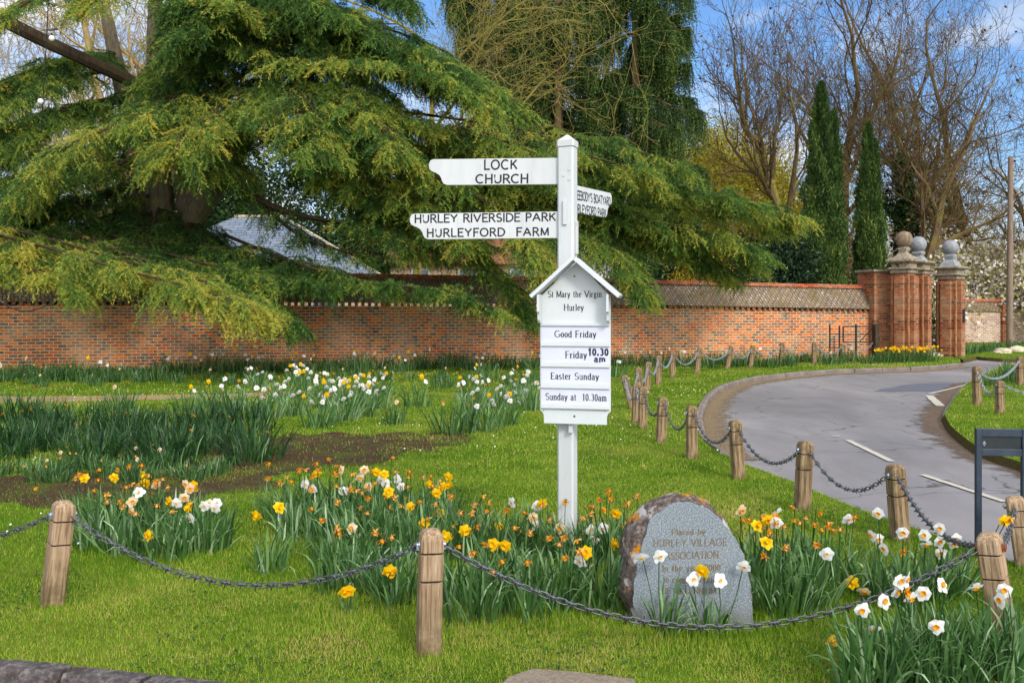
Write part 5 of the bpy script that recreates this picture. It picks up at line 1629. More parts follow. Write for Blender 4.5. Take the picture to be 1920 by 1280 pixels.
# small flat broadleaf weeds, moss and clover that break up the turf
for nm, n_, d0, d1, sz in (('weeds', 26000, 4.0, 9.0, .022), ('weeds', 16000, 9.0, 18.0, .036)):
    x, y = grass_points(n_, d0, d1)
    ok = inside(LP, x, y) & ~inside(SLB, x, y) & ((fbm(x, y, 2.2, 31) + .6 * fbm(x, y, 6.0, 32)) > .04)
    x, y = x[ok], y[ok]; m = len(x)
    D = rng.normal(0, 1, (m, 3)) * np.array([1, 1, .35]); D /= np.linalg.norm(D, axis=1, keepdims=True)
    E = np.cross(D, np.array([0, 0, 1.0]) + rng.normal(0, .3, (m, 3))); E /= np.linalg.norm(E, axis=1, keepdims=True)
    B_ = np.stack([x, y, rng.uniform(.010, .030, m)], 1)
    ln = sz * rng.uniform(.5, 1.3, m)[:, None]
    V = np.stack([B_, B_ + D * ln * .5 + E * ln * .32, B_ + D * ln, B_ + D * ln * .5 - E * ln * .32], 1)
    o = link('weeds', mesh_np('weeds', V.reshape(-1, 3), 4, [MT['ivy']], v=np.clip(rng.normal(.75, .3, m), 0, 1)))
    tag(o, 'small dark weeds and clover in the turf, ' + ('nearer part' if d0 < 5 else 'further part'), 'weeds', kind='stuff')
# daisies dotted over the lawn
x, y = grass_points(700, 6.4, 20)
ok = inside(LP, x, y) & ~inside(SO, x, y) & (fbm(x, y, .8, 14) > .05)
x, y = x[ok], y[ok]
m = len(x)
k = np.arange(6) * 6.283 / 6
rad = rng.uniform(.006, .011, m)
V = np.stack([x[:, None] + rad[:, None] * np.cos(k), y[:, None] + rad[:, None] * np.sin(k) * .8, np.full((m, 6), .045) + .006 * np.sin(k)[None] * np.ones((m, 1))], 2)
o = link('daisies', mesh_np('daisies', V.reshape(-1, 3), 6, [MT['daisy']], v=rng.random(m)))
tag(o, 'tiny white daisies dotted over the lawn', 'daisies', kind='stuff')
# dry leaves and crumbs on the bare soil
x, y = grass_points(16000, 7.5, 14)
ok = inside(SO, x, y)
x, y = x[ok], y[ok]; m = len(x)
D = rng.normal(0, 1, (m, 3)) * np.array([1, 1, .25]); D /= np.linalg.norm(D, axis=1, keepdims=True)
E = np.cross(D, rng.normal(0, 1, (m, 3))); E /= np.linalg.norm(E, axis=1, keepdims=True)
B = np.stack([x, y, rng.uniform(.008, .02, m)], 1)
ln = rng.uniform(.01, .03, m)[:, None]
V = np.stack([B, B + D * ln * .5 + E * ln * .3, B + D * ln, B + D * ln * .5 - E * ln * .3], 1)
o = link('leaf_litter', mesh_np('leaf_litter', V.reshape(-1, 3), 4, [MT['deadleaf']], v=rng.random(m)))
tag(o, 'dry leaf litter scattered over the bare soil', 'leaf litter', kind='stuff')

# ------------------------------------------------------------------ conifers: limbs, side branches, hanging twigs, needles
def unit(a):
    return a / (np.linalg.norm(a, axis=-1, keepdims=True) + 1e-9)
class Crown:
    def __init__(s, seed):
        s.r = np.random.default_rng(seed)
        s.V, s.a = [], []
        s.wood = MB()
    def bough(s, pts, W, nsec=50, nter=14, nned=15, droop=.45, hang=.55, tw=.42, nl=.085, nw=.014, rad=.09, yel=.35, rise=.12, fwd=.6, tmin=.05, narrow=.5):
        r = s.r
        line = smooth_line([Vector(p) for p in pts], 8)
        P = np.array([tuple(p) for p in line])
        n = len(P)
        s.wood.tube(line, [rad * (1 - .9 * i / (n - 1)) + .006 for i in range(n)], 6)
        T = unit(np.gradient(P, axis=0))
        t = np.sort(tmin + (1 - tmin) * r.random(nsec) ** .8)
        f = t * (n - 1)
        p0 = np.stack([np.interp(f, np.arange(n), P[:, k]) for k in range(3)], 1)
        tg = unit(np.stack([np.interp(f, np.arange(n), T[:, k]) for k in range(3)], 1))
        side = r.choice([-1.0, 1.0], nsec)[:, None]
        lat = unit(np.cross(tg, [0, 0, 1.0])) * side
        d2 = unit(lat * (1 - narrow * t[:, None] ** 3) + tg * fwd * r.uniform(.5, 1.4, (nsec, 1)) + np.array([0, 0, rise]) + r.normal(0, .13, (nsec, 3)))
        L2 = W * r.uniform(.45, 1.0, nsec) * (1 - .55 * t ** 2)
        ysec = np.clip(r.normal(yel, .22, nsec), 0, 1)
        for i in range(nsec):
            m = 5
            q = [Vector(p0[i] + d2[i] * L2[i] * k / m + np.array([0, 0, 1]) * (rise * k / m - droop * (k / m) ** 2) * L2[i]) for k in range(m + 1)]
            s.wood.tube(q, [.018, .015, .012, .009, .006, .003], 3, cap=False)
        sg = (np.arange(nter)[None] + r.random((nsec, nter))) / nter * .92 + .08
        pt = p0[:, None] + d2[:, None] * (sg * L2[:, None])[..., None] + np.array([0, 0, 1.0]) * ((rise * sg - droop * sg ** 2) * L2[:, None])[..., None]
        l2 = unit(np.cross(d2, [0, 0, 1.0]))[:, None] * r.choice([-1.0, 1.0], (nsec, nter, 1))
        dt = unit(d2[:, None] * .55 + l2 * r.uniform(.1, .9, (nsec, nter, 1)) + r.normal(0, .18, (nsec, nter, 3)) - np.array([0, 0, 1.0]) * (hang * (r.random((nsec, nter, 1)) * 1.3)))
        Lt = tw * r.uniform(.5, 1.3, (nsec, nter)) * (1 - .35 * sg)
        u = (np.arange(nned)[None, None] + r.random((nsec, nter, nned))) / nned
        pn = pt[:, :, None] + dt[:, :, None] * (u * Lt[..., None])[..., None] - np.array([0, 0, 1.0]) * (u ** 2 * Lt[..., None] * hang * .7)[..., None]
        dn = unit(dt[:, :, None] * .8 + r.normal(0, .62, (nsec, nter, nned, 3)))
        ln = nl * r.uniform(.6, 1.3, (nsec, nter, nned, 1))
        wd_ = unit(np.cross(dn, r.normal(0, 1, dn.shape))) * nw * r.uniform(.7, 1.3, (nsec, nter, nned, 1))
        V = np.stack([pn - wd_, pn + wd_, pn + dn * ln], 3)
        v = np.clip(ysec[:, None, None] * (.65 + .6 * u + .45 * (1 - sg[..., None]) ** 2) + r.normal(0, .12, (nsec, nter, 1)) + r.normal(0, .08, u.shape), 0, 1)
        s.V.append(V.reshape(-1, 3))
        s.a.append(np.repeat(v.ravel(), 3))
    def build(s, root, mat, bark, name='crown'):
        V = np.concatenate(s.V) - np.array(tuple(root.location))
        link(name, mesh_np(name, V, 3, [MT[mat]], v=np.concatenate(s.a)), root)
        s.wood.build('limbs', MT[bark], root, org=tuple(root.location), smooth=True, angle=0)

# great cedar
CB = U(330, 575, 29.0); CB.z = 0
cedar = empty('cedar_tree', CB)
tag(cedar, 'huge spreading cedar with drooping yellow-green boughs over the wall on the left', 'tree')
mb = MB()
def stem(pts, rad, n=10):
    line = smooth_line([U(*p) for p in pts], 6)
    m = len(line)
    mb.tube(line, [np.interp(i / (m - 1), np.linspace(0, 1, len(rad)), rad) for i in range(m)], n)
stem([(340, 690, 29), (330, 560, 29), (310, 440, 29), (300, 330, 29), (295, 200, 29), (290, 60, 29), (300, -160, 29)], [.62, .5, .42, .36, .3, .24, .14])
stem([(335, 520, 29), (355, 430, 29), (345, 330, 29.2), (360, 180, 29.4), (400, -60, 29.5), (420, -240, 29.5)], [.4, .34, .3, .26, .22, .12])
stem([(330, 480, 28.8), (370, 400, 28.4), (415, 335, 28.2), (470, 240, 28.2), (520, 120, 28.3), (540, -40, 28.5), (540, -240, 28.5)], [.36, .34, .3, .27, .24, .2, .1])
stem([(320, 520, 29), (270, 420, 29.3), (255, 300, 29.4), (225, 150, 29.5), (180, -60, 29.5)], [.4, .34, .3, .25, .15])
mb.build('trunk', MT['bark_grey'], cedar, org=tuple(CB), smooth=True)
mb = MB()
stem([(395, 300, 28.2), (430, 335, 27.2), (480, 372, 26.4), (540, 398, 25.8), (600, 410, 25.2), (660, 420, 24.6)], [.17, .15, .12, .09, .05, .012], 7)
stem([(480, 372, 26.4), (560, 440, 25.8), (640, 470, 25.2), (720, 480, 24.8)], [.08, .05, .03, .008], 5)
stem([(-80, -10, 26), (20, 45, 26), (90, 80, 26.2), (150, 108, 26.5), (240, 150, 27.5), (300, 190, 28.6)], [.2, .2, .19, .18, .2, .22], 8)
mb.build('bare_limb', MT['bark_dark'], cedar, org=tuple(CB), smooth=True)
cr = Crown(77)
rB = random.Random(17)
def B(pts, W, twin=True, **k):
    cr.bough([U(*p) for p in pts], W * 1.15, **k)
    if twin:
        dx, dy, dd = rB.uniform(-45, 45), rB.uniform(-38, 22), rB.uniform(.5, 1.3)
        k2 = dict(k); k2['nsec'] = int(k['nsec'] * .6); k2['yel'] = k.get('yel', .35) * .75
        cr.bough([U(x + dx * i / (len(pts) - 1), y + dy * min(1, i), d + (dd if i else 0)) for i, (x, y, d) in enumerate(pts)], W * 1.2, **k2)
K = dict(nsec=68, nter=17, nned=24, tw=.52, nl=.085, nw=.0125, rad=.05)
# arch on the left
B([(470, 130, 28), (390, 178, 26), (270, 222, 24.2), (150, 262, 22.8), (60, 330, 22.2)], 2.1, yel=.5, **K)
B([(480, 150, 28), (430, 200, 25.5), (360, 240, 23.8), (330, 290, 23)], 1.9, yel=.5, **K)
B([(480, 150, 28), (520, 190, 25.5), (560, 215, 23.8), (600, 280, 22.8)], 1.9, yel=.4, **K)
B([(490, 140, 28), (600, 185, 25.5), (690, 210, 24), (760, 290, 23.2)], 1.9, yel=.35, **K)
# upper right tiers
B([(450, 0, 28.5), (600, 50, 26.5), (740, 78, 25.4), (860, 130, 24.8), (930, 190, 24.4)], 1.8, yel=.2, **K)
B([(430, 90, 28), (540, 118, 25.6), (680, 122, 24.6), (830, 145, 24), (925, 210, 23.6)], 1.8, yel=.45, **K)
B([(430, -60, 28.5), (520, 0, 26.5), (640, 40, 26), (760, 80, 25.6)], 1.6, yel=.15, **K)
B([(480, 170, 28), (660, 215, 26), (830, 245, 25), (980, 285, 24.2), (1060, 340, 23.8)], 1.9, yel=.4, **K)
B([(500, 190, 28.5), (740, 235, 27), (960, 268, 26), (1130, 300, 25.4), (1240, 340, 25)], 1.8, yel=.45, **K)
B([(520, 230, 29), (820, 280, 27.6), (1080, 320, 26.8), (1280, 355, 26.3), (1400, 385, 26)], 1.7, yel=.3, **K)
B([(600, 280, 29), (900, 330, 28), (1160, 362, 27.4), (1360, 380, 27), (1500, 408, 26.8)], 1.5, yel=.45, **K)
B([(560, 250, 28), (720, 300, 25.8), (860, 350, 24.6), (960, 420, 24), (1020, 490, 23.6)], 1.8, yel=.45, **K)
B([(600, 280, 28), (700, 330, 26), (800, 380, 25), (860, 440, 24.3)], 1.7, yel=.4, **K)
B([(640, 300, 29), (860, 360, 27.4), (1050, 420, 26.4), (1160, 480, 25.8), (1200, 540, 25.5)], 1.8, yel=.35, **K)
B([(700, 310, 29), (960, 360, 27.8), (1180, 410, 27), (1330, 440, 26.6), (1420, 470, 26.4)], 1.6, yel=.3, **K)
B([(800, 340, 29), (1050, 400, 28.2), (1230, 450, 27.8), (1340, 500, 27.6)], 1.5, yel=.3, **K)
B([(540, 240, 28), (640, 290, 26.2), (690, 330, 25.4), (720, 380, 25)], 1.6, yel=.35, **K)
# fill of the middle tiers
B([(400, 100, 28.5), (360, 150, 26.6), (320, 190, 25.2), (260, 240, 24.4)], 1.8, yel=.25, **K)
B([(500, 60, 28.5), (640, 90, 26.8), (780, 120, 25.8), (880, 170, 25.2)], 1.8, yel=.25, **K)
B([(480, 110, 28.5), (560, 150, 26.6), (660, 170, 25.4), (740, 220, 24.8)], 1.8, yel=.4, **K)
B([(480, 210, 28.6), (520, 250, 26.8), (580, 280, 25.6), (620, 330, 25)], 1.8, yel=.4, **K)
B([(430, 190, 28.5), (400, 240, 26.6), (380, 270, 25.4), (400, 320, 24.8)], 1.5, yel=.3, **K)
B([(560, 220, 28.8), (760, 270, 26.8), (880, 300, 25.8), (960, 350, 25.2)], 1.9, yel=.45, **K)
B([(600, 240, 29), (780, 330, 27), (900, 380, 26), (990, 440, 25.4)], 1.8, yel=.35, **K)
B([(700, 270, 29), (900, 300, 27.6), (1040, 330, 26.8), (1160, 380, 26.4)], 1.8, yel=.4, **K)
B([(850, 320, 29), (1040, 370, 28), (1170, 400, 27.4), (1260, 450, 27)], 1.7, yel=.3, **K)
B([(400, 20, 28.5), (440, 60, 26.8), (480, 80, 25.8), (520, 110, 25.2)], 1.8, yel=.15, **K)
B([(560, 0, 29), (620, 20, 27.5), (690, 60, 26.8)], 1.6, yel=.1, **K)
B([(150, 380, 28), (100, 420, 26.8), (40, 450, 26), (-60, 480, 25.4)], 1.6, yel=.12, **K)
B([(360, 420, 28), (300, 460, 26.8), (220, 490, 26), (120, 500, 25.4)], 1.5, yel=.12, **K)
B([(200, 300, 28), (130, 320, 26.4), (70, 340, 25.4), (20, 390, 25)], 1.5, yel=.3, **K)
B([(320, 430, 28), (420, 470, 26.8), (520, 490, 26), (620, 530, 25.4)], 1.1, yel=.15, twin=False, **K)
B([(420, 330, 27.6), (500, 385, 26.2), (590, 412, 25.4), (680, 425, 24.8), (740, 450, 24.5)], 1.2, yel=.1, twin=False, nsec=52, nter=12, nned=12, tw=.5, nl=.09, nw=.013, rad=.05)
B([(480, 372, 26.4), (560, 440, 25.8), (640, 470, 25.2), (740, 490, 24.8)], 1.2, yel=.1, twin=False, nsec=52, nter=12, nned=12, tw=.5, nl=.09, nw=.013, rad=.05)
B([(560, 300, 28), (640, 360, 26.4), (720, 410, 25.6), (790, 470, 25)], 1.2, yel=.25, **K)
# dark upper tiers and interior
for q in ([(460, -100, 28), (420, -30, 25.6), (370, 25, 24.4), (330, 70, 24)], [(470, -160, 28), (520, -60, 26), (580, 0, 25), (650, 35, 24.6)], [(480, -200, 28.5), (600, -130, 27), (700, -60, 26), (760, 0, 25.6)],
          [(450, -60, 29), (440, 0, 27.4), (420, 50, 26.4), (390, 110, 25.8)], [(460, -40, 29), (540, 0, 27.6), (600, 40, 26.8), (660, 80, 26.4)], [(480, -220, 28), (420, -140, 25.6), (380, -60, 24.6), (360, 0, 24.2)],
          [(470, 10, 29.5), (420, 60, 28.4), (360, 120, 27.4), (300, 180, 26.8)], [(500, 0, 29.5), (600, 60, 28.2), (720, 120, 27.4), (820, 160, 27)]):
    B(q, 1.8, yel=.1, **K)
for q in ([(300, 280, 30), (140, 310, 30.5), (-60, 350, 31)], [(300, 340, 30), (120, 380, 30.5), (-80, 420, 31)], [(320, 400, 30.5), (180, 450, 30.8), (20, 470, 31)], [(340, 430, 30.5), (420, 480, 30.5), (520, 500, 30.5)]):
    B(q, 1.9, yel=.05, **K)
# lower left sweep hanging before the wall
B([(-260, 360, 26), (-80, 420, 23.8), (80, 462, 22.4), (240, 508, 21.6), (380, 545, 21.1), (480, 585, 20.8)], 1.25, yel=.6, nsec=96, nter=17, nned=26, hang=.8, tw=.6, nl=.085, nw=.0125, rad=.05)
B([(-260, 380, 25), (-120, 450, 23), (20, 490, 22), (140, 540, 21.4)], 1.4, yel=.6, **K)
B([(60, 410, 27), (220, 470, 25), (360, 520, 23.8), (470, 560, 23.2), (540, 610, 22.9)], 1.3, yel=.25, **K)
B([(150, 420, 27.5), (330, 480, 25.6), (480, 515, 24.4), (600, 535, 23.8)], 1.1, yel=.2, twin=False, **K)
B([(420, 440, 27.5), (560, 495, 25.4), (700, 530, 24.4), (830, 545, 23.8), (930, 580, 23.5)], 1.0, yel=.2, twin=False, **K)
B([(760, 400, 27.5), (860, 460, 26), (950, 530, 25), (985, 580, 24.8)], 1.1, yel=.3, twin=False, **K)
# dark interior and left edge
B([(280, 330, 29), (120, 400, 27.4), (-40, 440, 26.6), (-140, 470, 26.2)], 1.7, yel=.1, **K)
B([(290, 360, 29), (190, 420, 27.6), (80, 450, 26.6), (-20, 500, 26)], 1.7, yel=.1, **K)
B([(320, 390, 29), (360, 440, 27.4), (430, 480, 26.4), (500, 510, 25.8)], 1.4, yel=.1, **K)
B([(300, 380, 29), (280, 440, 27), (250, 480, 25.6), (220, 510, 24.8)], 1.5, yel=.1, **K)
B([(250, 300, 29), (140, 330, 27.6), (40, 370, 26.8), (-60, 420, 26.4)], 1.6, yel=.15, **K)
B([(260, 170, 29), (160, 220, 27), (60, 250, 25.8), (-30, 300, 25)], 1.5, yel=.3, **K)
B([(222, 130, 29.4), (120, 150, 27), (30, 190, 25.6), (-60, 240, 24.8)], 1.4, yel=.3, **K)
B([(235, 190, 29.3), (130, 205, 27), (40, 230, 26), (-40, 270, 25)], 1.5, yel=.3, **K)
B([(215, 100, 29.3), (140, 110, 28), (70, 130, 27), (0, 160, 26)], 1.0, yel=.3, twin=False, **K)
B([(185, -40, 29.4), (140, -30, 26.5), (60, 0, 24.8), (0, 40, 24.2)], 1.2, yel=.4, nsec=36, nter=13, nned=14)
B([(310, -150, 28), (340, -60, 25.6), (400, -10, 24.2), (450, 15, 23.6)], 1.3, yel=.6, nsec=44, nter=13, nned=14)
B([(300, -160, 28), (250, -80, 25.6), (200, -20, 24.4), (170, 10, 24)], 1.2, yel=.6, nsec=36, nter=13, nned=14)
B([(400, 60, 29), (350, 110, 27), (300, 150, 25.8)], 1.5, yel=.15, **K)
B([(460, -80, 29), (500, -20, 26.4), (520, 30, 25)], 1.7, yel=.15, **K)
B([(470, 20, 29), (560, 60, 26.6), (640, 100, 25.4)], 1.7, yel=.15, **K)
B([(500, -140, 29), (600, -80, 27), (680, -30, 26)], 1.5, yel=.1, **K)
cr.build(cedar, 'cedar', 'bark_dark')

# two tall spruces with hanging branchlets
def spruce(px, d, zlo, zhi, rmax, seed, label, lean=0.0):
    base = U(px, 575, d); base.z = -.16
    root = empty('spruce_tree', base)
    tag(root, label, 'tree', None)
    mb = MB()
    tk = [base + Vector((lean * z * .1, 0, z)) for z in np.linspace(0, zhi * 1.15, 10)]
    mb.tube(tk, list(np.linspace(.36, .12, 10)), 9)
    mb.build('trunk', MT['bark_brown'], root, org=tuple(base), smooth=True)
    c = Crown(seed)
    r_ = random.Random(seed)
    z = zlo
    while z < zhi:
        fr = (z - zlo) / (zhi - zlo)
        L = rmax * (1 - .35 * fr) * r_.uniform(.6, 1.1)
        az = r_.uniform(0, 6.283)
        o = base + Vector((lean * z * .1, 0, z))
        dv = Vector((math.cos(az), math.sin(az), 0))
        pts = [o, o + dv * L * .4 - Vector((0, 0, L * .12)), o + dv * L * .75 - Vector((0, 0, L * .30)), o + dv * L - Vector((0, 0, L * .30))]
        c.bough(pts, L * .46, nsec=38, nter=9, nned=26, droop=.3, hang=2.6, tw=.85, nl=.12, nw=.024, rad=.06, yel=.34, rise=.0, fwd=.7)
        z += r_.uniform(.2, .36)
    c.build(root, 'spruce', 'bark_brown')
spruce(1192, 46, 6.2, 19.5, 3.5, 5, 'tall dark spruce right of the signpost with hanging curtains of needles')
spruce(935, 51, 9.5, 21.5, 3.8, 8, 'tall spruce left of the signpost top, behind the cedar shoulder')
spruce(1045, 48, 7.2, 20.5, 4.2, 6, 'tall spruce rising behind the top of the signpost, half hidden by bare twigs', .05)

# Italian cypresses
def cypress(px, d, top_py, parts, label, seed):
    base = U(px, 575, d); base.z = -.16
    root = empty('cypress_tree', base)
    tag(root, label, 'tree', 'slim dark cypresses behind the wall')
    r = np.random.default_rng(seed)
    Vs_, a_ = [], []
    for (dx, dy, z0, z1, w, n) in parts:
        hz = r.random(n) ** .9
        z = z0 + (z1 - z0) * hz
        prof = w * np.minimum(1, (hz + .02) * 9) ** .5 * np.clip((1 - hz) * 1.9, 0, 1) ** .62
        th = r.uniform(0, 6.283, n)
        lump = 1 + .16 * np.sin(th * 3 + z * 1.7) + .13 * np.sin(th * 5 - z * 2.6 + 1) + .1 * np.sin(z * 5 + th)
        rr = .9 * prof * lump * r.uniform(.62, 1.05, n)
        rr = np.where(r.random(n) < .12, rr * r.uniform(1.05, 1.3, n), rr)
        p = np.stack([dx + rr * np.cos(th), dy + rr * np.sin(th), z], 1)
        out = np.stack([np.cos(th), np.sin(th), np.zeros(n)], 1)
        dn = unit(out * .45 + np.array([0, 0, 1.0]) + r.normal(0, .35, (n, 3)))
        ln = r.uniform(.10, .24, (n, 1))
        wv = unit(np.cross(dn, r.normal(0, 1, (n, 3)))) * r.uniform(.02, .045, (n, 1))
        Vs_.append(np.stack([p - wv, p + wv, p + dn * ln], 1).reshape(-1, 3))
        patch = np.sin(th * 2 + z * .9) * np.sin(z * 1.3 + th * 3)
        a_.append(np.repeat(np.clip(r.normal(.42, .18, n) + .3 * patch, 0, 1), 3))
    mb = MB()
    H_ = max(q[3] for q in parts)
    mb.tube([(0, 0, 0), (0, 0, H_ * .5), (0, 0, H_ * .9)], [.2, .12, .03], 8)
    mb.build('trunk', MT['bark_brown'], root, smooth=True)
    link('crown', mesh_np('crown', np.concatenate(Vs_), 3, [MT['cypress']], v=np.concatenate(a_)), root)
k = 42 / F
cypress(1540, 42, 155, [(0, 0, 0, H + (HZ - 150) * k, .9, 42000), (.52, -.2, 0, H + (HZ - 205) * k, .52, 18000), (-.35, -.25, 0, 7.8, .75, 16000), (.2, -.4, 0, 6.2, .5, 9000)], 'taller dark cypress column with a twin tip behind the wall', 3)
cypress(1628, 42.5, 225, [(0, 0, 0, H + (HZ - 222) * k, .64, 30000), (.2, -.2, 0, H + (HZ - 255) * k, .5, 14000)], 'shorter slim cypress column next to the gate piers', 4)

# ------------------------------------------------------------------ bare broadleaf trees
def grow(seed, base, height, r0, levels=5, lean=(0, 0), spread=.75, nch=(5, 6, 6, 5), ratio=.62, up=.10, wig=.125, trunk_frac=.45, bare=.35, dirs=None, minr=.010):
    """Polylines of a branching tree: list of (level, points, radii)."""
    rr = random.Random(seed)
    g = rr.gauss
    out = []
    stack = [(0, Vector(base), dirs or Vector((lean[0], lean[1], 1)).normalized(), height * trunk_frac, r0)]
    while stack:
        lev, p, d, L, r = stack.pop()
        n = 8 if lev == 0 else 6 if lev < 3 else 4
        pts, rad = [p.copy()], [r]
        endf = .45 if lev == 0 else .3
        for i in range(n):
            wv = wig * (.5 if lev == 0 else 1.0 + .25 * lev)
            d = (d + Vector((g(0, wv), g(0, wv), g(0, wv) + up * (1 if lev else .3)))).normalized()
            p = p + d * (L / n)
            pts.append(p.copy()); rad.append(max(minr, r * (1 - (1 - endf) * (i + 1) / n)))
        out.append((lev, pts, rad))
        if lev >= levels: continue
        nc = nch[min(lev, len(nch) - 1)]
        b0 = bare if lev == 0 else .2
        for j in range(nc):
            fr = b0 + (1 - b0) * (j + rr.random()) / nc
            if j == nc - 1: fr = 1.0
            k_ = fr * n; i0 = min(int(k_), n - 1); f_ = k_ - i0
            q = pts[i0].lerp(pts[i0 + 1], f_)
            t = (pts[i0 + 1] - pts[i0]).normalized()
            ang = spread * rr.uniform(.55, 1.25) * (.5 if fr == 1.0 else 1.0)
            ax = t.orthogonal().normalized()
            ax.rotate(Matrix.Rotation(rr.uniform(0, 6.283), 3, t))
            nd = t.copy(); nd.rotate(Matrix.Rotation(ang, 3, ax))
            rp_ = rad[i0] * (1 - f_) + rad[i0 + 1] * f_
            stack.append((lev + 1, q, nd, L * ratio * rr.uniform(.7, 1.2) * (1.25 if lev == 0 else 1) * (1 - .25 * fr * (fr < 1)), rp_ * rr.uniform(.5, .72) if fr < 1 else rp_ * .9))
    return out
def fast_tubes(branches, sides):
    """All polylines as open tubes; quads as numpy vertices."""
    Q = []
    for lev, pts, rad in branches:
        n = 6 if lev <= 1 else sides
        P = np.array([tuple(p) for p in pts]); Rr = np.array(rad)
        T = unit(np.gradient(P, axis=0))
        ref = np.array([.31, .82, .47])
        u = unit(np.cross(T, ref)); w_ = np.cross(T, u)
        a = np.arange(n) * 6.28319 / n
        ring = P[:, None] + (u[:, None] * np.cos(a)[None, :, None] + w_[:, None] * np.sin(a)[None, :, None]) * Rr[:, None, None]
        r2 = np.roll(ring, -1, axis=1)
        Q.append(np.stack([ring[:-1], r2[:-1], r2[1:], ring[1:]], 2).reshape(-1, 3))
    return np.concatenate(Q)
def leaf_quads(P, size, r, flat=.5):
    n = len(P)
    D = unit(r.normal(0, 1, (n, 3))); E = unit(np.cross(D, r.normal(0, 1, (n, 3))))
    s = size * r.uniform(.6, 1.4, (n, 1))
    return np.stack([P, P + D * s * .5 + E * s * flat * .5, P + D * s, P + D * s * .5 - E * s * flat * .5], 1).reshape(-1, 3)
def ends(branches, lev, r, n, jitter):
    tips = [p for l, pts, _ in branches if l >= lev for p in pts[1:]]
    A = np.array([tuple(p) for p in tips])
    i = r.integers(0, len(A), n)
    return A[i] + r.normal(0, jitter, (n, 3))
def bare_tree(name, label, px, d, top_py, r0, seed, bark, twig=None, leaves=None, group=None, cat='tree', base_z=-.16, **kw):
    base = U(px, 575, d); base.z = base_z
    hgt = (H + (HZ - top_py) / F * d)
    br = grow(seed, base, hgt, r0, **kw)
    top = max(p.z for _, pts, _ in br for p in pts) - base.z
    kz = (hgt - base_z) / top
    br = [(l, [base + (p - base) * kz for p in pts], rad) for l, pts, rad in br]
    root = empty(name, base)
    tag(root, label, cat, group)
    o3 = np.array(tuple(base))
    tr = [b for b in br if b[0] == 0]
    link('trunk', mesh_np('trunk', fast_tubes(tr, 8) - o3, 4, [MT[bark]], smooth=False), root)
    rest = [b for b in br if b[0] > 0]
    link('crown', mesh_np('crown', fast_tubes(rest, 3) - o3, 4, [MT[twig or bark]]), root)
    r = np.random.default_rng(seed)
    for nm, mat, n, size, jit, flat, lo, hi in (leaves or ()):
        P = ends(br, max(l for l, _, _ in br) - 1, r, n, jit)
        lo_ = link(nm, mesh_np(nm, leaf_quads(P - o3, size, r, flat), 4, [MT[mat]], v=r.uniform(lo, hi, n)), root)
        lo_['kind'] = 'stuff'
    return br

T5 = dict(levels=5, nch=(7, 6, 5, 4, 3))
# behind the cedar on the left
bare_tree('bare_tree', 'stout bare tree with mossy trunk in the top left behind the cedar', 190, 37, -420, .42, 101, 'bark_olive', 'bark_tan', None, None, levels=5, nch=(7, 6, 5, 4, 3), spread=.9, trunk_frac=.6, bare=.4)
bare_tree('bare_tree', 'pale-barked bare tree between cedar stems in the top left', 285, 39, -420, .38, 102, 'bark_grey', 'bark_tan', None, None, levels=5, nch=(6, 6, 5, 4, 3), spread=.9, trunk_frac=.6, bare=.5)
bare_tree('bare_tree', 'bare tree at the far left edge with fine tan twigs', 20, 40, -250, .3, 103, 'bark_olive', 'bark_tan', None, None, **T5, spread=.9)
bare_tree('bare_tree', 'yellow-twigged bare tree spreading above the cedar shoulder', 770, 42, -300, .24, 104, 'bark_olive', 'bark_olive', None, None, minr=.007, levels=5, nch=(8, 6, 5, 4, 3), spread=1.0, up=.02)
bare_tree('bare_tree', 'tan-twigged bare tree mixed into the spruces behind the signpost', 930, 54, -200, .28, 105, 'bark_olive', 'bark_olive', None, None, minr=.006, levels=5, nch=(8, 6, 5, 4, 3), spread=1.0, up=.0)
# right side
SEED = [('dry_seed_clusters', 'deadleaf', 330, .17, .12, .7, 0, 1)]
bare_tree('bare_tree', 'bare tree with forked trunk and hanging seed clusters left of the tall cypress', 1500, 47, -200, .42, 203, 'bark_olive', 'bark_brown', SEED, None, levels=5, nch=(6, 5, 5, 4, 3), lean=(-.22, 0), spread=.62, trunk_frac=.5, bare=.5, up=.14)
bare_tree('bare_tree', 'slender bare tree rising right behind the tall cypress', 1585, 52, -300, .40, 204, 'bark_brown', 'bark_brown', SEED, None, levels=5, nch=(8, 6, 5, 4, 3), spread=.7, trunk_frac=.5, bare=.45)
bare_tree('bare_tree', 'bare tree with reddish trunk leaning right above the gate piers', 1690, 46, -120, .36, 205, 'bark_brown', 'bark_brown', SEED, None, levels=5, nch=(8, 6, 5, 4, 3), lean=(.42, 0), spread=.8, trunk_frac=.5, bare=.4)
bare_tree('bare_tree', 'tall bare tree with seed clusters between cypress and telegraph pole', 1745, 56, -320, .42, 206, 'bark_olive', 'bark_brown', SEED, None, levels=5, nch=(8, 6, 5, 4, 3), spread=.75, trunk_frac=.5, bare=.35)
bare_tree('bare_tree', 'wide bare tree in the top right corner above the telegraph pole', 1850, 52, -220, .40, 207, 'bark_brown', 'bark_brown', SEED, None, levels=5, nch=(8, 6, 5, 4, 3), spread=.85, trunk_frac=.45, bare=.3)
bare_tree('bare_tree', 'bare tree at the right edge with low arching branches', 1985, 48, -80, .36, 208, 'bark_dark', 'bark_brown', None, None, levels=5, nch=(8, 6, 5, 4, 3), lean=(-.1, 0), spread=.95, up=.03)
bare_tree('bare_tree', 'dark crooked bare tree over the pale shrubs left of the cypresses', 1470, 44, 240, .24, 209, 'bark_dark', 'bark_brown', None, None, levels=5, nch=(6, 6, 5, 4, 3), lean=(-.5, 0), spread=.9, up=.03)
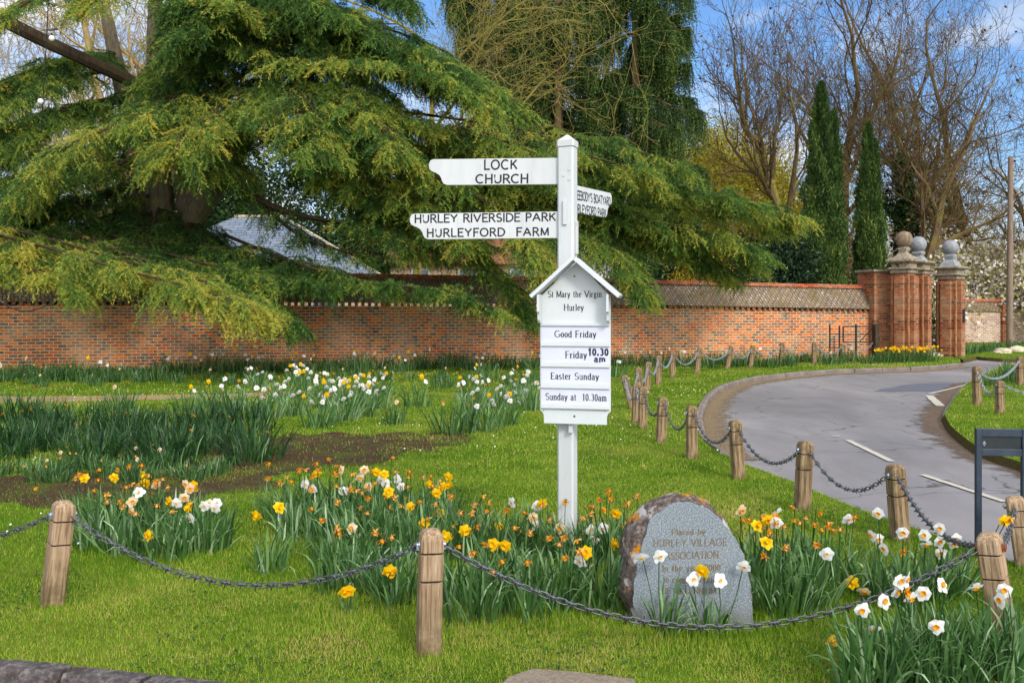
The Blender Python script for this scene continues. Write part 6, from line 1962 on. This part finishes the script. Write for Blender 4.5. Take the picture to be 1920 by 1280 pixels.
bare_tree('bare_tree', 'tangled low bare tree behind the short cypress', 1660, 50, 250, .22, 210, 'bark_tan', 'bark_tan', None, None, levels=5, nch=(8, 6, 5, 4, 3), spread=1.0, up=.03)
bare_tree('bare_tree', 'tan bare thicket tree behind the grey pier balls', 1790, 58, 210, .24, 211, 'bark_tan', 'bark_tan', None, None, levels=5, nch=(8, 6, 5, 4, 3), spread=.95, up=.04)
bare_tree('bare_tree', 'tan bare thicket tree between the two cypresses', 1590, 60, 260, .24, 212, 'bark_tan', 'bark_tan', None, None, levels=5, nch=(8, 6, 5, 4, 3), spread=.95, up=.04)
bare_tree('bare_tree', 'tall far bare tree showing against the sky left of the forked one', 1395, 62, -60, .36, 213, 'bark_olive', 'bark_brown', None, None, levels=5, nch=(8, 6, 5, 4, 3), spread=.7)
# ivy climbing a trunk
iv = bare_tree('ivy_clad_tree', 'ivy-clad tree stem with dark green leaves up its trunk right of the short cypress', 1668, 49, 100, .22, 220, 'bark_brown', 'bark_brown', None, None, levels=4, nch=(6, 5, 5, 4), lean=(.12, 0), spread=.6, trunk_frac=.62)
r = np.random.default_rng(9)
tp = np.array([tuple(p) for l, pts, _ in iv if l == 0 for p in pts] + [tuple(p) for l, pts, _ in iv if l == 1 for p in pts[:4]])
P = tp[r.integers(0, len(tp), 9000)]
P = P + (tp[np.minimum(r.integers(0, len(tp), 9000), len(tp) - 1)] - P) * 0 + r.normal(0, 1, (9000, 3)) * np.array([.22, .22, .45])
ivr = [o for o in bpy.data.objects if o.name.startswith('ivy_clad_tree')][0]
link('ivy', mesh_np('ivy', leaf_quads(P - np.array(tuple(ivr.location)), .15, r, .9), 4, [MT['ivy']], v=np.clip(r.normal(.5, .25, 9000), 0, 1)), ivr)

# willow-green trees
for i, (px, d, top, lb) in enumerate(((1300, 50, 200, 'yellow-green leafing willow beside the spruce'), (1385, 53, 215, 'middle yellow-green leafing willow left of the forked bare tree'), (1465, 51, 240, 'yellow-green leafing willow behind the forked bare tree'))):
    bare_tree('willow_tree', lb, px, d, top, .3, 300 + i, 'bark_olive', 'bark_willow', [('leaves', 'willow', 60000, .2, .4, .45, 0, 1)], 'yellow-green willows', levels=4, nch=(10, 8, 7, 6), spread=.8, up=.22, trunk_frac=.34, bare=.15, ratio=.72)
# shrubs and hedging behind the wall
def shrub(name, label, px, d, top_py, rx, ry, mat, n, size, seed, flat=.6, low=-.1, group=None, cat='shrub'):  # leafy bush
    base = U(px, 575, d); base.z = low
    zt = H + (HZ - top_py) / F * d - low
    r = np.random.default_rng(seed)
    root = empty(name, base)
    tag(root, label, cat, group)
    br = grow(seed, Vector((0, 0, 0)), zt, .08, levels=3, nch=(9, 7, 6), spread=.9, trunk_frac=.4, bare=.05)
    link('stems', mesh_np('stems', fast_tubes(br, 3), 4, [MT['bark_brown']]), root)
    q = unit(r.normal(0, 1, (n, 3))) * (r.random((n, 1)) ** .4)
    cl = r.uniform(-1, 1, (26, 3)); cl = unit(cl) * r.uniform(.55, .95, (26, 1))
    ci = r.integers(0, 26, n)
    p = np.where((r.random(n) < .7)[:, None], cl[ci] + r.normal(0, .2, (n, 3)), q)
    p = p * np.array([rx, ry, zt * .52]) + np.array([0, 0, zt * .5])
    p = p[p[:, 2] > 0]
    link('foliage', mesh_np('foliage', leaf_quads(p, size, r, flat), 4, [MT[mat]], v=np.clip(r.normal(.5, .25, len(p)), 0, 1)), root)
shrub('golden_shrub', 'golden yellow flowering shrub just above the wall right of the signpost', 1315, 37, 440, 1.3, 1.0, 'golden', 9000, .10, 41, .4)
shrub('evergreen_shrub', 'dark evergreen shrub above the wall left of the tall cypress', 1455, 39, 425, 1.7, 1.2, 'evergreen', 14000, .15, 42)
shrub('evergreen_shrub', 'smaller blue-green evergreen shrub next to the golden shrub', 1392, 38, 470, .9, .8, 'evergreen', 7000, .13, 43)
shrub('evergreen_shrub', 'dark evergreen bush behind the wall right of the notice board roof', 1230, 40, 480, 1.9, 1.0, 'evergreen', 9000, .16, 44)
shrub('evergreen_shrub', 'dark bush behind the wall at the far left under the cedar', 90, 34, 470, 2.4, 1.0, 'evergreen', 10000, .16, 46)
shrub('evergreen_shrub', 'dark bush behind the wall left of the slate roofed house', 250, 35, 480, 1.6, 1.0, 'evergreen', 8000, .16, 47)
shrub('evergreen_shrub', 'tall dark bush behind the slate roofed house', 560, 52, 300, 6.0, 1.5, 'ivy', 40000, .22, 48)
shrub('evergreen_shrub', 'dark bush behind the tan cottage', 820, 54, 360, 6.0, 1.5, 'cypress', 50000, .22, 49)
shrub('evergreen_shrub', 'dark bush seen between the cedar stems', 330, 46, 250, 5.0, 1.5, 'ivy', 40000, .2, 50)
# white magnolia behind the gate
for i, (px, d, top, lb) in enumerate(((1765, 47, 425, 'white-flowering magnolia right behind the grey pier balls'), (1850, 48, 395, 'white-flowering magnolia left of the telegraph pole'), (1935, 47, 400, 'white-flowering magnolia right of the telegraph pole'))):
    bare_tree('magnolia_tree', lb, px, d, top, .16, 320 + i, 'bark_tan', 'bark_tan', [('blossom', 'magnolia', 15000, .18, .4, .8, .05, 1)], 'white magnolias behind the gate', levels=4, nch=(10, 8, 6, 5), spread=.95, trunk_frac=.4, bare=.12, ratio=.7)
# far thicket that closes the view
r = np.random.default_rng(15)
n = 90000
x = r.uniform(-75, 75, n); z = r.random(n) ** 1.3 * (6 + 2.2 * np.sin(x * .21) + 1.4 * np.sin(x * .55 + 1))
y = 84 + r.normal(0, 3, n)
P = np.stack([x, y, z - .2], 1)
D = unit(r.normal(0, .45, (n, 3)) + np.array([0, 0, 1.0]))
wv = unit(np.cross(D, r.normal(0, 1, (n, 3)))) * .035
ln = r.uniform(.5, 1.5, (n, 1))
o = link('far_thicket', mesh_np('far_thicket', np.stack([P - wv, P + wv, P + D * ln], 1).reshape(-1, 3), 3, [MT['bark_tan']]))
tag(o, 'far brown twiggy thicket closing the view behind the gardens', 'thicket', kind='stuff')

# ------------------------------------------------------------------ festoon strings in the cedar
def strand(pts, bulbs, label):
    line = smooth_line([U(*p) for p in pts], 8)
    org = tuple(line[0])
    root = empty('light_string', org)
    tag(root, label, 'string light', 'festoon strings hung in the cedar')
    mb = MB(); mb.tube(line, .012, 5); mb.build('cable', MT['cable'], root, org=org, smooth=True)
    for b in bulbs:
        c = U(*b) - Vector(org)
        mb = MB(); mb.lathe([(.0, -.075), (.04, -.06), (.065, -.02), (.065, .015), (.04, .05), (.02, .06), (.0, .062)], 12)
        mb.v = [tuple(Vector(v) + c) for v in mb.v]
        mb.build('bulb', MT['bulb'], root, smooth=True)
        mb = MB(); mb.lathe([(0, .06), (.025, .06), (.025, .11), (.0, .112)], 8)
        mb.v = [tuple(Vector(v) + c) for v in mb.v]
        mb.build('socket', MT['cable'], root)
strand([(92, -40, 21.5), (88, 60, 21.5), (82, 160, 21.5), (77, 250, 21.6)], [(97, 72, 21.5), (76, 190, 21.5)], 'vertical cable with two white bulbs in front of the upper left boughs')
strand([(-40, 540, 21), (10, 572, 21), (45, 583, 21), (80, 576, 21), (105, 560, 21)], [], 'black cable looping below the lowest bough over the left end of the wall')
strand([(705, -30, 22.5), (716, 30, 22.5), (724, 90, 22.5)], [], 'thin dark cable hanging before the cedar shoulder in the top middle')
